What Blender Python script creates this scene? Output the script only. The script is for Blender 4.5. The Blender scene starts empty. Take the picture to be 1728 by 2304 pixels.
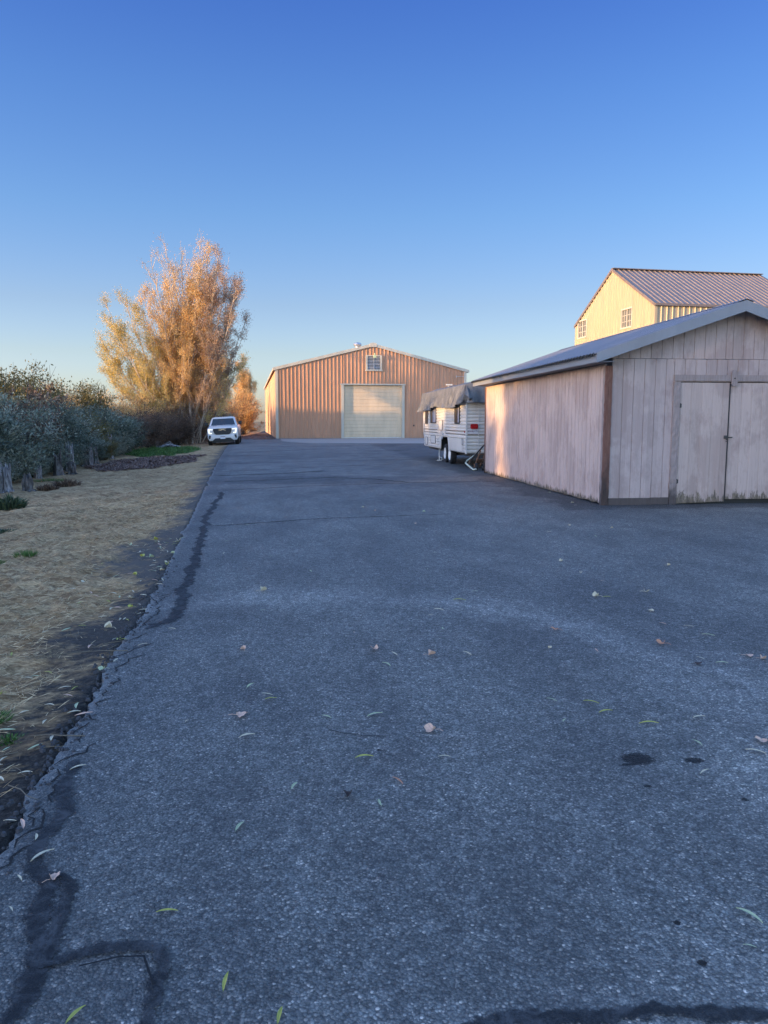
import bpy, math, random
import numpy as np
from mathutils import Vector, Matrix, noise
rad = math.radians
sc = bpy.context.scene
COL = sc.collection
# ------------------------------------------------------------------ camera, sky, sun, exposure
FPX, CAM_H, YAW, PITCH = 1700.0, 1.5, rad(6.45), math.atan(204/1700)
cam_d = bpy.data.cameras.new('camera'); cam = bpy.data.objects.new('camera', cam_d); COL.objects.link(cam)
cam_d.sensor_fit = 'HORIZONTAL'; cam_d.sensor_width = 36; cam_d.lens = 36*FPX/1728
cam_d.clip_start = .05; cam_d.clip_end = 6000
cam.location = (0, 0, CAM_H); cam.rotation_euler = (rad(90)-PITCH, 0, -YAW)
sc.camera = cam
SKY_FILL = (2.6, 2.5, 3.1)                   # gain added to the unseen sky overhead and behind, brightening the shaded yard
SUN_EL, SUN_AZ = rad(4.2), rad(250)          # azimuth clockwise from +Y
w = bpy.data.worlds.new('World'); sc.world = w; w.use_nodes = True
nt = w.node_tree; bg = nt.nodes['Background']; sky = nt.nodes.new('ShaderNodeTexSky')
sky.sky_type = 'NISHITA'; sky.sun_disc = False; sky.sun_elevation = SUN_EL; sky.sun_rotation = SUN_AZ
sky.air_density = 1.0; sky.dust_density = 0.6; sky.ozone_density = 2.2
# sky tint by elevation; gain overhead and behind added to light the shaded yard
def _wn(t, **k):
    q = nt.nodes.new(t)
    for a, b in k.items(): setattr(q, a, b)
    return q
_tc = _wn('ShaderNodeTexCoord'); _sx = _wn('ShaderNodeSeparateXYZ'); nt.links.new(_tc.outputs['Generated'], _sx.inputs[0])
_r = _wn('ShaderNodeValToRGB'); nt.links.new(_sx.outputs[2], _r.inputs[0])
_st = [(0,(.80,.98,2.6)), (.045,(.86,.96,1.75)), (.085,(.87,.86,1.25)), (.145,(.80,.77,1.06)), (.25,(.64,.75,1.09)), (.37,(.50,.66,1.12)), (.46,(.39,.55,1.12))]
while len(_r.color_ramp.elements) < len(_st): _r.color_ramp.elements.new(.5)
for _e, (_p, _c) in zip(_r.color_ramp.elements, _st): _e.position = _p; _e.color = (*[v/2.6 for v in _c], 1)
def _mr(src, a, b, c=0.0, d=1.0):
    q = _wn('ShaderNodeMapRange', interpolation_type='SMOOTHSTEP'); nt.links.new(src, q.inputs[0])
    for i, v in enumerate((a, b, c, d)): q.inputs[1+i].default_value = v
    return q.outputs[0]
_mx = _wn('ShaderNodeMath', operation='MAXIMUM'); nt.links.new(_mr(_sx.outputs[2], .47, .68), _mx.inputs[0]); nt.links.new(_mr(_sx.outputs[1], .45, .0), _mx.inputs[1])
_g = _wn('ShaderNodeMix', data_type='RGBA'); nt.links.new(_mx.outputs[0], _g.inputs[0]); nt.links.new(_r.outputs[0], _g.inputs[6]); _g.inputs[7].default_value = (*[v/2.6 for v in SKY_FILL], 1)
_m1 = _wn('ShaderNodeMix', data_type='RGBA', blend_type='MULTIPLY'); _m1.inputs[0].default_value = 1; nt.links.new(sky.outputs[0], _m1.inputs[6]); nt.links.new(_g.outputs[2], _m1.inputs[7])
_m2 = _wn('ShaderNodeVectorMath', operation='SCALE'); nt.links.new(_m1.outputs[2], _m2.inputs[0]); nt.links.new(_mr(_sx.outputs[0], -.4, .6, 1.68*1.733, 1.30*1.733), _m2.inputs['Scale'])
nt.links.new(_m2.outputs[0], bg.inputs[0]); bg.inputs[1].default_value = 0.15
sl = bpy.data.lights.new('sun', 'SUN'); sun = bpy.data.objects.new('sun', sl); COL.objects.link(sun)
sl.energy = 2.7; sl.angle = rad(0.6); sl.color = (1, .62, .28)
sdir = Vector((math.sin(SUN_AZ)*math.cos(SUN_EL), math.cos(SUN_AZ)*math.cos(SUN_EL), math.sin(SUN_EL)))
sun.rotation_euler = sdir.to_track_quat('Z', 'Y').to_euler(); sun.location = (-30, -10, 30)
sc.view_settings.view_transform = 'Standard'; sc.view_settings.look = 'None'; sc.view_settings.gamma = 1
sc.view_settings.exposure = 1.5
sc.render.resolution_x = 768; sc.render.resolution_y = 1024

# pixel -> point on the ground plane (to read real positions off the photograph)
_R = Vector((math.cos(YAW), -math.sin(YAW), 0)); _f = Vector((math.sin(YAW), math.cos(YAW), 0))
_F = _f*math.cos(PITCH) - Vector((0, 0, math.sin(PITCH))); _U = _f*math.sin(PITCH) + Vector((0, 0, math.cos(PITCH)))
def G(px, py, z=0.0):
    d = _F + _R*((px-864)/FPX) - _U*((py-1152)/FPX); t = (z-CAM_H)/d.z
    return Vector((d.x*t, d.y*t, z))

# ------------------------------------------------------------------ helpers
class MB:
    def __init__(s): s.v = []; s.f = []
    def add(s, vs, fs):
        n = len(s.v); s.v += [tuple(p) for p in vs]; s.f += [tuple(i+n for i in q) for q in fs]; return s
    def box(s, x0, x1, y0, y1, z0, z1):
        return s.add([(x0,y0,z0),(x1,y0,z0),(x1,y1,z0),(x0,y1,z0),(x0,y0,z1),(x1,y0,z1),(x1,y1,z1),(x0,y1,z1)],
                     [(0,3,2,1),(4,5,6,7),(0,1,5,4),(1,2,6,5),(2,3,7,6),(3,0,4,7)])
    def beam(s, a, b, wx, wz, upv=(0,0,1)):
        a = Vector(a); b = Vector(b); d = (b-a).normalized(); u = Vector(upv)
        sx = d.cross(u).normalized()*wx/2; sz = sx.cross(d).normalized()*wz/2
        vs = [p+i*sx+j*sz for p in (a, b) for i, j in ((-1,-1),(1,-1),(1,1),(-1,1))]
        return s.add(vs, [(0,1,2,3),(7,6,5,4),(0,4,5,1),(1,5,6,2),(2,6,7,3),(3,7,4,0)])
    def tube(s, path, rs, n=6, cap=True):
        path = [Vector(p) for p in path]
        if not hasattr(rs, '__len__'): rs = [rs]*len(path)
        base = len(s.v); ref = Vector((.31,.87,.2))
        for i, p in enumerate(path):
            d = (path[min(i+1,len(path)-1)]-path[max(i-1,0)]).normalized()
            if abs(d.dot(ref)) > .95: ref = Vector((.9,-.2,.3))
            a = d.cross(ref).normalized(); b = d.cross(a)
            for k in range(n):
                t = 2*math.pi*k/n; s.v.append(tuple(p+(a*math.cos(t)+b*math.sin(t))*rs[i]))
        for i in range(len(path)-1):
            for k in range(n):
                q = base+i*n; s.f.append((q+k, q+(k+1)%n, q+n+(k+1)%n, q+n+k))
        if cap:
            s.f.append(tuple(base+k for k in range(n))[::-1]); q = base+(len(path)-1)*n; s.f.append(tuple(q+k for k in range(n)))
        return s
    def cyl(s, c, axis, r, h, n=24, r2=None):
        c = Vector(c); ax = Vector(axis).normalized(); r2 = r if r2 is None else r2
        return s.tube([c-ax*h/2, c+ax*h/2], [r, r2], n)
    def lathe(s, c, axis, prof, n=28):              # prof: (distance along axis, radius)
        c = Vector(c); ax = Vector(axis).normalized()
        ref = Vector((0,0,1)) if abs(ax.z) < .9 else Vector((1,0,0)); a = ax.cross(ref).normalized(); b = ax.cross(a)
        base = len(s.v)
        for h, r in prof:
            for k in range(n):
                t = 2*math.pi*k/n; s.v.append(tuple(c+ax*h+(a*math.cos(t)+b*math.sin(t))*max(r, 1e-4)))
        for i in range(len(prof)-1):
            for k in range(n):
                q = base+i*n; s.f.append((q+k, q+(k+1)%n, q+n+(k+1)%n, q+n+k))
        return s
    def prism(s, poly, d):                          # poly: planar 3D loop, d: thickness vector
        n = len(poly); poly = [Vector(p) for p in poly]; d = Vector(d)
        return s.add(poly+[p+d for p in poly], [tuple(range(n))[::-1], tuple(range(n, 2*n))] +
                     [(i, (i+1)%n, n+(i+1)%n, n+i) for i in range(n)])
    def quad(s, a, b, c, d): return s.add([a,b,c,d], [(0,1,2,3)])
    def loft(s, rings, closed=True, caps=True):
        n = len(rings[0]); b = len(s.v)
        for r in rings: s.v += [tuple(p) for p in r]
        m = n if closed else n-1
        for i in range(len(rings)-1):
            for k in range(m):
                q = b+i*n; s.f.append((q+k, q+(k+1)%n, q+n+(k+1)%n, q+n+k))
        if caps: s.f.append(tuple(b+k for k in range(n))[::-1]); q = b+(len(rings)-1)*n; s.f.append(tuple(q+k for k in range(n)))
        return s
    def build(s, name, mat, parent=None, bevel=0, smooth=False, fixn=True, **kw):
        me = bpy.data.meshes.new(name); me.from_pydata(s.v, [], s.f)
        me.materials.append(mat)
        if fixn:
            import bmesh
            bm = bmesh.new(); bm.from_mesh(me); bmesh.ops.recalc_face_normals(bm, faces=bm.faces)
            if bevel:
                bmesh.ops.bevel(bm, geom=[e for e in bm.edges if len(e.link_faces) == 2 and e.calc_face_angle(0) > .6], offset=bevel, segments=2, affect='EDGES', clamp_overlap=True)
            bm.to_mesh(me); bm.free()
        if smooth:
            me.polygons.foreach_set('use_smooth', [True]*len(me.polygons))
            try: me.set_sharp_from_angle(angle=rad(38))
            except Exception: pass
        o = bpy.data.objects.new(name, me); COL.objects.link(o)
        if parent is not None:
            o.parent = parent; o.location = -parent.location if not kw.pop('local', False) else (0,0,0)
        if hasattr(s, 'core'): o.data.attributes.new('core', 'FLOAT', 'POINT').data.foreach_set('value', s.core)
        if kw: tag(o, **kw)
        return o
def tag(o, label=None, cat=None, group=None, kind=None):
    if label: o['label'] = label
    if cat: o['category'] = cat
    if group: o['group'] = group
    if kind: o['kind'] = kind
    return o
def empty(name, loc, label, cat, group=None):
    o = bpy.data.objects.new(name, None); COL.objects.link(o); o.location = loc; o.empty_display_size = .2
    return tag(o, label, cat, group)
def dup(root, loc, rz=0, sc_=(1,1,1), label=None, group=None):
    r = root.copy(); COL.objects.link(r); r.location = loc; r.rotation_euler = (0,0,rz); r.scale = sc_
    if label: r['label'] = label
    if group: r['group'] = group
    for ch in list(root.children):
        c = ch.copy(); COL.objects.link(c); c.parent = r
        for g in list(ch.children):
            d = g.copy(); COL.objects.link(d); d.parent = c
    return r

class N:                                            # tiny node-tree writer
    def __init__(s, name):
        s.m = bpy.data.materials.new(name); s.m.use_nodes = True; s.t = s.m.node_tree
        s.b = s.t.nodes['Principled BSDF']; s.o = s.t.nodes['Material Output']; s.tc = s.t.nodes.new('ShaderNodeTexCoord')
        s.P = s.tc.outputs['Object']
    def n(s, typ, **k):
        q = s.t.nodes.new(typ)
        for a, b in k.items(): setattr(q, a, b)
        return q
    def l(s, a, b): s.t.links.new(a, b)
    def setin(s, sock, v):
        if isinstance(v, bpy.types.NodeSocket): s.l(v, sock)
        else: sock.default_value = v if not isinstance(v, tuple) or len(v) != 3 or sock.type != 'RGBA' else (*v, 1)
    def map(s, scale=(1,1,1), loc=(0,0,0), src=None):
        q = s.n('ShaderNodeMapping'); s.l(src or s.P, q.inputs[0]); q.inputs['Scale'].default_value = scale; q.inputs['Location'].default_value = loc; return q.outputs[0]
    def noise(s, scale=5, detail=4, rough=.55, vec=None, out=0, dist=0):
        q = s.n('ShaderNodeTexNoise'); s.l(vec or s.P, q.inputs['Vector']); q.inputs['Scale'].default_value = scale
        q.inputs['Detail'].default_value = detail; q.inputs['Roughness'].default_value = rough; q.inputs['Distortion'].default_value = dist; return q.outputs[out]
    def vor(s, scale=5, vec=None, out='Distance', feat='F1'):
        q = s.n('ShaderNodeTexVoronoi', feature=feat); s.l(vec or s.P, q.inputs['Vector']); q.inputs['Scale'].default_value = scale; return q.outputs[out]
    def ramp(s, fac, stops, interp='LINEAR'):
        q = s.n('ShaderNodeValToRGB'); s.l(fac, q.inputs[0]); r = q.color_ramp; r.interpolation = interp
        while len(r.elements) < len(stops): r.elements.new(.5)
        for e, (p, c) in zip(r.elements, stops):
            e.position = p; e.color = (c, c, c, 1) if not isinstance(c, tuple) else (*c, 1)
        return q.outputs[0]
    def mix(s, fac, a, b, mode='MIX'):
        q = s.n('ShaderNodeMix', data_type='RGBA', blend_type=mode); s.setin(q.inputs[0], fac); s.setin(q.inputs[6], a); s.setin(q.inputs[7], b); return q.outputs[2]
    def math(s, op, a, b=0.0, c=None):
        q = s.n('ShaderNodeMath', operation=op); s.setin(q.inputs[0], a); s.setin(q.inputs[1], b)
        if c is not None: s.setin(q.inputs[2], c)
        return q.outputs[0]
    def xyz(s, src=None):
        q = s.n('ShaderNodeSeparateXYZ'); s.l(src or s.P, q.inputs[0]); return q.outputs
    def bump(s, h, dist=.01, strength=.6):
        q = s.n('ShaderNodeBump'); s.l(h, q.inputs['Height']); q.inputs['Distance'].default_value = dist; q.inputs['Strength'].default_value = strength
        s.l(q.outputs[0], s.b.inputs['Normal'])
    def fin(s, col, rough=.8, metal=0, spec=.5):
        s.setin(s.b.inputs['Base Color'], col); s.setin(s.b.inputs['Roughness'], rough); s.setin(s.b.inputs['Metallic'], metal)
        s.b.inputs['Specular IOR Level'].default_value = spec; return s.m

def simple(name, col, rough=.6, var=.15, scale=4, metal=0, spec=.5, stretch=(1,1,1), bump=0):
    n = N(name); v = n.map(stretch)
    f = n.noise(scale, 5, .6, v); c = n.mix(n.ramp(f, [(.3,0.0),(.7,1.0)]), tuple(x*(1-var) for x in col), tuple(min(1, x*(1+var)) for x in col))
    f2 = n.noise(scale*7, 3, .6, v)
    c = n.mix(n.math('MULTIPLY', f2, var*.6), c, tuple(x*.6 for x in col))
    if bump: n.bump(n.noise(scale*6, 4, .6, v), bump, .5)
    return n.fin(c, n.ramp(f2, [(0.2, max(.05, rough-.08)), (.8, min(1, rough+.08))]), metal, spec)

# ------------------------------------------------------------------ materials
def m_asphalt():
    n = N('asphalt')
    cell = n.vor(120, out='Color'); cx = n.xyz(cell)[0]
    cell2 = n.vor(260, out='Color'); cx2 = n.xyz(cell2)[1]
    d = n.vor(120, out='Distance')
    st = n.ramp(cx, [(0, (.050,.055,.057)), (.5, (.074,.081,.082)), (.88, (.108,.116,.115)), (.975, (.18,.18,.168)), (1, (.30,.29,.265))])
    st = n.mix(n.ramp(cx2, [(.93,0.0),(.98,.5)]), st, (.22,.22,.21))
    st = n.mix(n.ramp(d, [(.45,0.0),(.8,.65)]), st, (.020,.022,.024))
    g1 = n.vor(44, out='Color'); st = n.mix(.5, st, n.mix(1.0, st, n.ramp(n.xyz(g1)[0], [(0,.6),(.6,1.05),(1,1.7)]), 'MULTIPLY'))
    g2 = n.vor(20, vec=n.map((1,.8,1)), out='Color'); st = n.mix(.22, st, n.mix(1.0, st, n.ramp(n.xyz(g2)[1], [(0,.45),(.6,1.0),(1,1.9)]), 'MULTIPLY'))
    big = n.noise(.45, 5, .6, n.map((1,.6,1))); med = n.noise(1.7, 4, .6, n.map((1,.45,1)))
    c = n.mix(n.ramp(big, [(.35,0.0),(.65,1.0)]), n.mix(1.0, st, (1.52,1.42,1.36), 'MULTIPLY'), n.mix(1.0, st, (2.4,2.2,2.0), 'MULTIPLY'))
    c = n.mix(n.ramp(med, [(.38,.35),(.55,0.0)]), c, (.040,.040,.043))
    ea = n.n('ShaderNodeAttribute', attribute_name='edge').outputs['Fac']
    c = n.mix(n.math('MULTIPLY', n.ramp(n.math('ADD', ea, n.math('MULTIPLY', n.math('SUBTRACT', n.noise(9, 5, .7), .5), .5)), [(.25,0.0),(.5,.55)]), 1.0), c, n.mix(1.0, c, (.62,.63,.66), 'MULTIPLY'))
    c = n.mix(n.ramp(n.math('ADD', ea, n.math('MULTIPLY', n.math('SUBTRACT', n.noise(45, 5, .7), .5), .55)), [(.86,0.0),(.98,.8)]), c, (.20,.195,.185))
    X, Y, Z = n.xyz()
    # pale polished turning track, an arc running right from the left edge
    wob = n.math('MULTIPLY', n.math('SUBTRACT', n.noise(.8, 3), .5), 1.1)
    ax = n.math('SUBTRACT', X, -.1); ay = n.math('SUBTRACT', Y, 3.9)
    r = n.math('ADD', n.math('SQRT', n.math('ADD', n.math('POWER', ax, 2.0), n.math('POWER', ay, 2.0))), wob)
    ring = n.math('SUBTRACT', 1.0, n.math('MINIMUM', n.math('ABSOLUTE', n.math('DIVIDE', n.math('SUBTRACT', r, 2.5), .42)), 1.0))
    ring = n.math('MULTIPLY', ring, n.ramp(n.noise(6, 4, .6), [(.3,.35),(.6,1.0)]))
    c = n.mix(n.math('MULTIPLY', ring, .8), c, n.mix(1.0, c, (1.8,1.77,1.75), 'MULTIPLY'))
    # darker worn binder beside the shed and along the left edge
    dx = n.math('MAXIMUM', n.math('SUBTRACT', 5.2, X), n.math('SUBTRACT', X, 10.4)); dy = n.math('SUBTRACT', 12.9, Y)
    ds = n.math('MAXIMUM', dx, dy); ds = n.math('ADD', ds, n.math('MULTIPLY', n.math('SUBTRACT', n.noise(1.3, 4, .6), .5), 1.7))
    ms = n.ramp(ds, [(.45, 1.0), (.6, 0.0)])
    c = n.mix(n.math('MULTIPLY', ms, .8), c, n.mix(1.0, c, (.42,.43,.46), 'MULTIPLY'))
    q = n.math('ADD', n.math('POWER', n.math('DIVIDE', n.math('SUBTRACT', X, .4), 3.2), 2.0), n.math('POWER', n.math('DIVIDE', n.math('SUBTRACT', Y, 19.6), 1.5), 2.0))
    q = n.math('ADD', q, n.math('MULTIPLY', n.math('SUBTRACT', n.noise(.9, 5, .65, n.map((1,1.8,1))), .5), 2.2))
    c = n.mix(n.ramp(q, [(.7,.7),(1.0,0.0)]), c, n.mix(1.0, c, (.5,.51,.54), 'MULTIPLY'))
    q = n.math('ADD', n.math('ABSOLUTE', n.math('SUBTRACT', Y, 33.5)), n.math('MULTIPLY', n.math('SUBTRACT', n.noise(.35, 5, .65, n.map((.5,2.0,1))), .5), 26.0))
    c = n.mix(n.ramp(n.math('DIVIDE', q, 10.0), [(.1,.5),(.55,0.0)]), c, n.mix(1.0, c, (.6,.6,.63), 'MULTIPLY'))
    # oil drips
    for (ox, oy, rx, ry) in [(1.49,3.08,.078,.06),(1.735,3.035,.045,.028),(1.42,2.83,.018,.012),(1.755,2.68,.015,.014),(1.115,2.0,.012,.011),(1.10,1.83,.014,.013),(1.43,3.03,.05,.012),(.35,3.3,.012,.01)]:
        q = n.math('ADD', n.math('POWER', n.math('DIVIDE', n.math('SUBTRACT', X, ox), rx), 2.0), n.math('POWER', n.math('DIVIDE', n.math('SUBTRACT', Y, oy), ry), 2.0))
        q = n.math('ADD', q, n.math('MULTIPLY', n.math('SUBTRACT', n.noise(70, 4, .8), .5), 4.0))
        c = n.mix(n.ramp(q, [(.85,1.0),(1.0,0.0)]), c, (.002,.002,.003))
    h = n.math('ADD', n.math('MULTIPLY', d, -1.0), n.math('MULTIPLY', n.noise(300, 2), .5))
    h = n.math('ADD', h, n.math('MULTIPLY', n.vor(55), -.6))
    n.bump(h, .007, 1.0)
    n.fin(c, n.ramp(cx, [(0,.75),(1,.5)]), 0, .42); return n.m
def m_seal(name='sealant', a=(.020,.021,.024), b=(.085,.086,.09)):
    n = N(name); f = n.noise(11, 8, .75, dist=.8); n.bump(n.noise(90, 5, .8), .003, .7)
    n.fin(n.mix(n.ramp(f, [(.46,0.0),(.66,1.0)]), a, b), .7, 0, .25)
    k = n.n('ShaderNodeAttribute', attribute_name='core').outputs['Fac']
    k = n.math('ADD', k, n.math('MULTIPLY', n.math('SUBTRACT', n.noise(38, 6, .8), .5), 1.3)); k = n.math('ADD', k, n.math('MULTIPLY', n.math('SUBTRACT', n.noise(7, 4, .7, n.map((1,1,1),(3,1,0))), .5), 1.6))
    tr = n.n('ShaderNodeBsdfTransparent'); mx = n.n('ShaderNodeMixShader'); n.l(n.ramp(k, [(.26,0.0),(.44,.8)]), mx.inputs[0]); n.l(tr.outputs[0], mx.inputs[1]); n.l(n.b.outputs[0], mx.inputs[2]); n.l(mx.outputs[0], n.o.inputs[0]); return n.m
def m_ground():
    n = N('dry_ground'); X, Y, Z = n.xyz()
    att = n.n('ShaderNodeAttribute', attribute_name='soil'); soil = n.math('ADD', att.outputs['Fac'], n.math('MULTIPLY', n.math('SUBTRACT', n.noise(5.5, 8, .78, n.map((.8,1.2,1))), .5), 1.7))
    straw = n.ramp(n.noise(9, 8, .75, n.map((.55,1.4,1)), dist=1.5), [(.3,(.19,.12,.06)),(.46,(.47,.31,.16)),(.68,(.74,.52,.28))])
    straw = n.mix(n.ramp(n.noise(1.1, 4, .6), [(.4,0.0),(.6,.6)]), straw, n.mix(1.0, straw, (.6,.55,.5), 'MULTIPLY'))
    straw = n.mix(n.ramp(n.noise(40, 4, .7, n.map((.5,1.6,1))), [(.35,.55),(.55,0.0)]), straw, (.05,.04,.03))
    straw = n.mix(n.ramp(n.noise(4.2, 6, .7, n.map((.6,1.25,1)), dist=1.2), [(.50,0.0),(.60,.8)]), straw, (.17,.10,.05))
    straw = n.mix(n.ramp(n.noise(2.6, 6, .7, n.map((.7,1.3,1),(5,2,0)), dist=1.5), [(.58,0.0),(.68,.5)]), straw, (.72,.50,.24))
    dirt = n.ramp(n.noise(30, 6, .7), [(.3,(.014,.012,.011)),(.52,(.045,.040,.036)),(.75,(.12,.105,.088))])
    c = n.mix(n.ramp(soil, [(.36,0.0),(.74,1.0)]), straw, n.mix(n.ramp(Y, [(3.5/9,0.0),(.6,.6)]) if False else n.ramp(n.math('DIVIDE', Y, 20.0), [(.2,0.0),(.4,.55)]), dirt, (.17,.145,.125)))
    n.bump(n.math('ADD', n.noise(22, 8, .75, n.map((.6,1.3,1)), dist=1.0), n.math('MULTIPLY', n.noise(90, 4, .7), .4)), .022, .8)
    return n.fin(c, .95, 0, .15)
def m_paintwood(name, base, grain=(.20,.17,.15), wearz=.28, topz=None, axis=0, pitch=.2, groove0=0.0, blue=.0):
    # weathered painted siding: bleached paint, pinkish undercoat patches, bare rotten wood at the bottom edge
    n = N(name); X, Y, Z = n.xyz()
    v = n.map((8,8,.4)); f = n.noise(1.0, 6, .65, v); f2 = n.noise(1.3, 5, .6, n.map((1,1,.8), (3,5,1)))
    pale = tuple(min(1, x*1.22) for x in base); dk = (base[0]*.93, base[1]*.87, base[2]*.86)
    c = n.mix(n.ramp(f, [(.35,0.0),(.62,1.0)]), dk, base)
    c = n.mix(n.ramp(n.math('ADD', f2, n.math('MULTIPLY', n.noise(14, 4, .7, n.map((1,1,.35))), .35)), [(.62,0.0),(.72,.75)]), c, pale)
    fine = n.noise(60, 4, .7, n.map((1,1,.05))); c = n.mix(n.ramp(fine, [(.5,0.0),(.75,.35)]), c, grain)
    # plank to plank variation
    pl = n.n('ShaderNodeTexWhiteNoise', noise_dimensions='1D'); n.l(n.math('FLOOR', n.math('DIVIDE', n.math('SUBTRACT', (X, Y)[axis], groove0), pitch)), pl.inputs['W'])
    c = n.mix(.16, c, n.mix(1.0, c, n.ramp(pl.outputs[0], [(0,.6),(1,1.35)]), 'MULTIPLY'))
    teeth = n.math('MULTIPLY', n.noise(13, 6, .8, n.map((1,1,.25))), 1.0)
    zz = n.math('ADD', Z, n.math('MULTIPLY', n.math('SUBTRACT', .5, teeth), wearz*2.4))
    wear = n.ramp(zz, [(wearz*.25,1.0),(wearz*.45,0.0)])
    c = n.mix(wear, c, n.ramp(n.noise(22, 5, .7, n.map((1,1,.2))), [(.3,(.05,.045,.04)),(.6,(.22,.17,.12)),(.8,(.30,.26,.22))]))
    peel = n.ramp(n.noise(26, 6, .8, n.map((1,1,.5))), [(.66,0.0),(.70,1.0)])
    c = n.mix(n.math('MULTIPLY', peel, n.ramp(Z, [(.3,.9),(1.0,.0)])), c, grain)
    n.bump(n.math('ADD', n.math('MULTIPLY', fine, .6), n.math('MULTIPLY', wear, -.6)), .004, .7)
    return n.fin(c, .8, 0, .25)
def m_woodpost(name, a, b, dark=(.03,.027,.025), zdark=.9):
    n = N(name); X, Y, Z = n.xyz(); f = n.noise(30, 6, .75, n.map((1,1,.07))); c = n.mix(n.ramp(f, [(.35,0.0),(.65,1.0)]), a, b)
    zz = n.math('ADD', Z, n.math('MULTIPLY', n.math('SUBTRACT', n.noise(9, 5, .7, n.map((1,1,.3))), .5), zdark*1.2))
    c = n.mix(n.ramp(zz, [(zdark*.3,.85),(zdark*.9,0.0)]), c, dark); n.bump(f, .008, .9); return n.fin(c, .85, 0, .2)
def m_metalwall(name, base, dirt=(.30,.25,.2), rough=.5):
    n = N(name); X, Y, Z = n.xyz(); f = n.noise(2, 5, .65, n.map((1,1,.25)))
    c = n.mix(n.ramp(f, [(.35,0.0),(.7,1.0)]), tuple(x*.88 for x in base), tuple(min(1,x*1.1) for x in base))
    zz = n.math('ADD', Z, n.math('MULTIPLY', n.math('SUBTRACT', n.noise(5, 5, .7, n.map((1,1,.4))), .5), .5))
    c = n.mix(n.ramp(zz, [(.0,.55),(.25,0.0)]), c, dirt)
    c = n.mix(n.ramp(n.noise(25, 3, .7, n.map((1,1,.06))), [(.55,0.0),(.8,.25)]), c, dirt)
    return n.fin(c, n.ramp(f, [(.3,rough-.06),(.7,rough+.08)]), 0, .5)
def m_leaf(name, cols, trans=.3, rough=.6):
    n = N(name); at = n.n('ShaderNodeAttribute', attribute_name='rnd'); k = len(cols)
    c = n.ramp(at.outputs['Fac'], [(i/(k-1), col) for i, col in enumerate(cols)])
    n.fin(c, rough, 0, .3)
    tr = n.n('ShaderNodeBsdfTranslucent'); n.l(c, tr.inputs[0]); mx = n.n('ShaderNodeMixShader'); mx.inputs[0].default_value = trans
    n.l(n.b.outputs[0], mx.inputs[1]); n.l(tr.outputs[0], mx.inputs[2]); n.l(mx.outputs[0], n.o.inputs[0]); return n.m
def m_bark(name, a, b):
    n = N(name); f = n.noise(12, 6, .7, n.map((1,1,.3))); n.bump(f, .02, .8); return n.fin(n.mix(n.ramp(f, [(.35,0.0),(.65,1.0)]), a, b), .9, 0, .2)
def m_tarp():
    n = N('tarp'); f = n.noise(3, 6, .65, dist=.5); c = n.mix(n.ramp(f, [(.35,0.0),(.65,1.0)]), (.085,.088,.092), (.17,.17,.17))
    n.bump(n.math('ADD', n.noise(9, 5, .7, n.map((1,1,.45)), dist=1.0), n.math('MULTIPLY', n.noise(60, 3), .2)), .04, .9); return n.fin(c, .5, 0, .5)
def m_glow(name, col, s):
    n = N(name); n.fin(col, .3); n.setin(n.b.inputs['Emission Color'], col); n.b.inputs['Emission Strength'].default_value = s; return n.m
def m_glass(name, col=(.02,.025,.03), rough=.06): return simple(name, col, rough, .1, 2, 0, .8)

A_ = m_asphalt(); SEAL = m_seal(); GROUND = m_ground()
SHED_L = m_paintwood('shed_paint_side', (.48,.365,.31), wearz=.22, axis=1, pitch=.2, groove0=13.0)
SHED_F = m_paintwood('shed_paint_front', (.40,.315,.285), wearz=.12, axis=0, pitch=.2, groove0=5.42)
SHED_D = m_paintwood('shed_paint_door', (.42,.325,.28), wearz=.40, axis=0, pitch=.2, groove0=6.8)
TRIM_W = m_woodpost('weathered_trim', (.26,.20,.18), (.36,.29,.265), (.06,.05,.045), .5)
POST_RED = m_woodpost('red_brown_post', (.13,.06,.045), (.24,.125,.09), (.05,.042,.038), 1.0)
ROOF_BLUE = m_metalwall('grey_blue_roof_metal', (.17,.18,.21), (.22,.22,.25), .36)
FASCIA = m_metalwall('grey_fascia_metal', (.22,.235,.26), (.18,.18,.19), .45)
SOFFIT = simple('soffit_paint', (.22,.215,.22), .8)
ORANGE = m_metalwall('tan_orange_wall_metal', (.52,.28,.165), (.40,.27,.2), .42)
CREAM = m_metalwall('cream_door_metal', (.70,.54,.36), (.45,.38,.28), .45)
WHITE_TR = m_metalwall('white_trim_metal', (.52,.48,.39), (.5,.45,.38), .4)
WROOF = m_metalwall('white_roof_metal', (.46,.43,.36), (.4,.38,.35), .4)
YELLOW = m_metalwall('pale_yellow_wall_metal', (.42,.33,.215), (.3,.26,.18), .42)
BROWNROOF = m_metalwall('grey_brown_roof_metal', (.205,.165,.145), (.2,.17,.15), .45)
BROWNTRIM = simple('brown_trim', (.17,.135,.125), .5)
GALV = simple('galvanised_metal', (.55,.55,.55), .35, .1, 6, .8)
TRAILER_W = m_metalwall('trailer_white_aluminium', (.58,.54,.48), (.42,.38,.33), .4)
TRAILER_TRIM = simple('trailer_trim', (.56,.54,.50), .4, .06)
STRIPE = simple('trailer_stripe', (.16,.12,.09), .5)
TARP = m_tarp(); GLASS = m_glass('dark_glass'); TGLASS = m_glass('trailer_glass', (.05,.055,.06), .12)
CURT = simple('curtain', (.30,.29,.33), .9)
RED = simple('red_lens', (.35,.012,.012), .25, .1); RUBBER = simple('tyre_rubber', (.018,.018,.019), .85, .2, 8)
RIMW = simple('white_wheel_rim', (.62,.61,.58), .45, .1); BLACK = simple('black_plastic', (.012,.012,.013), .5, .1)
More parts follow.
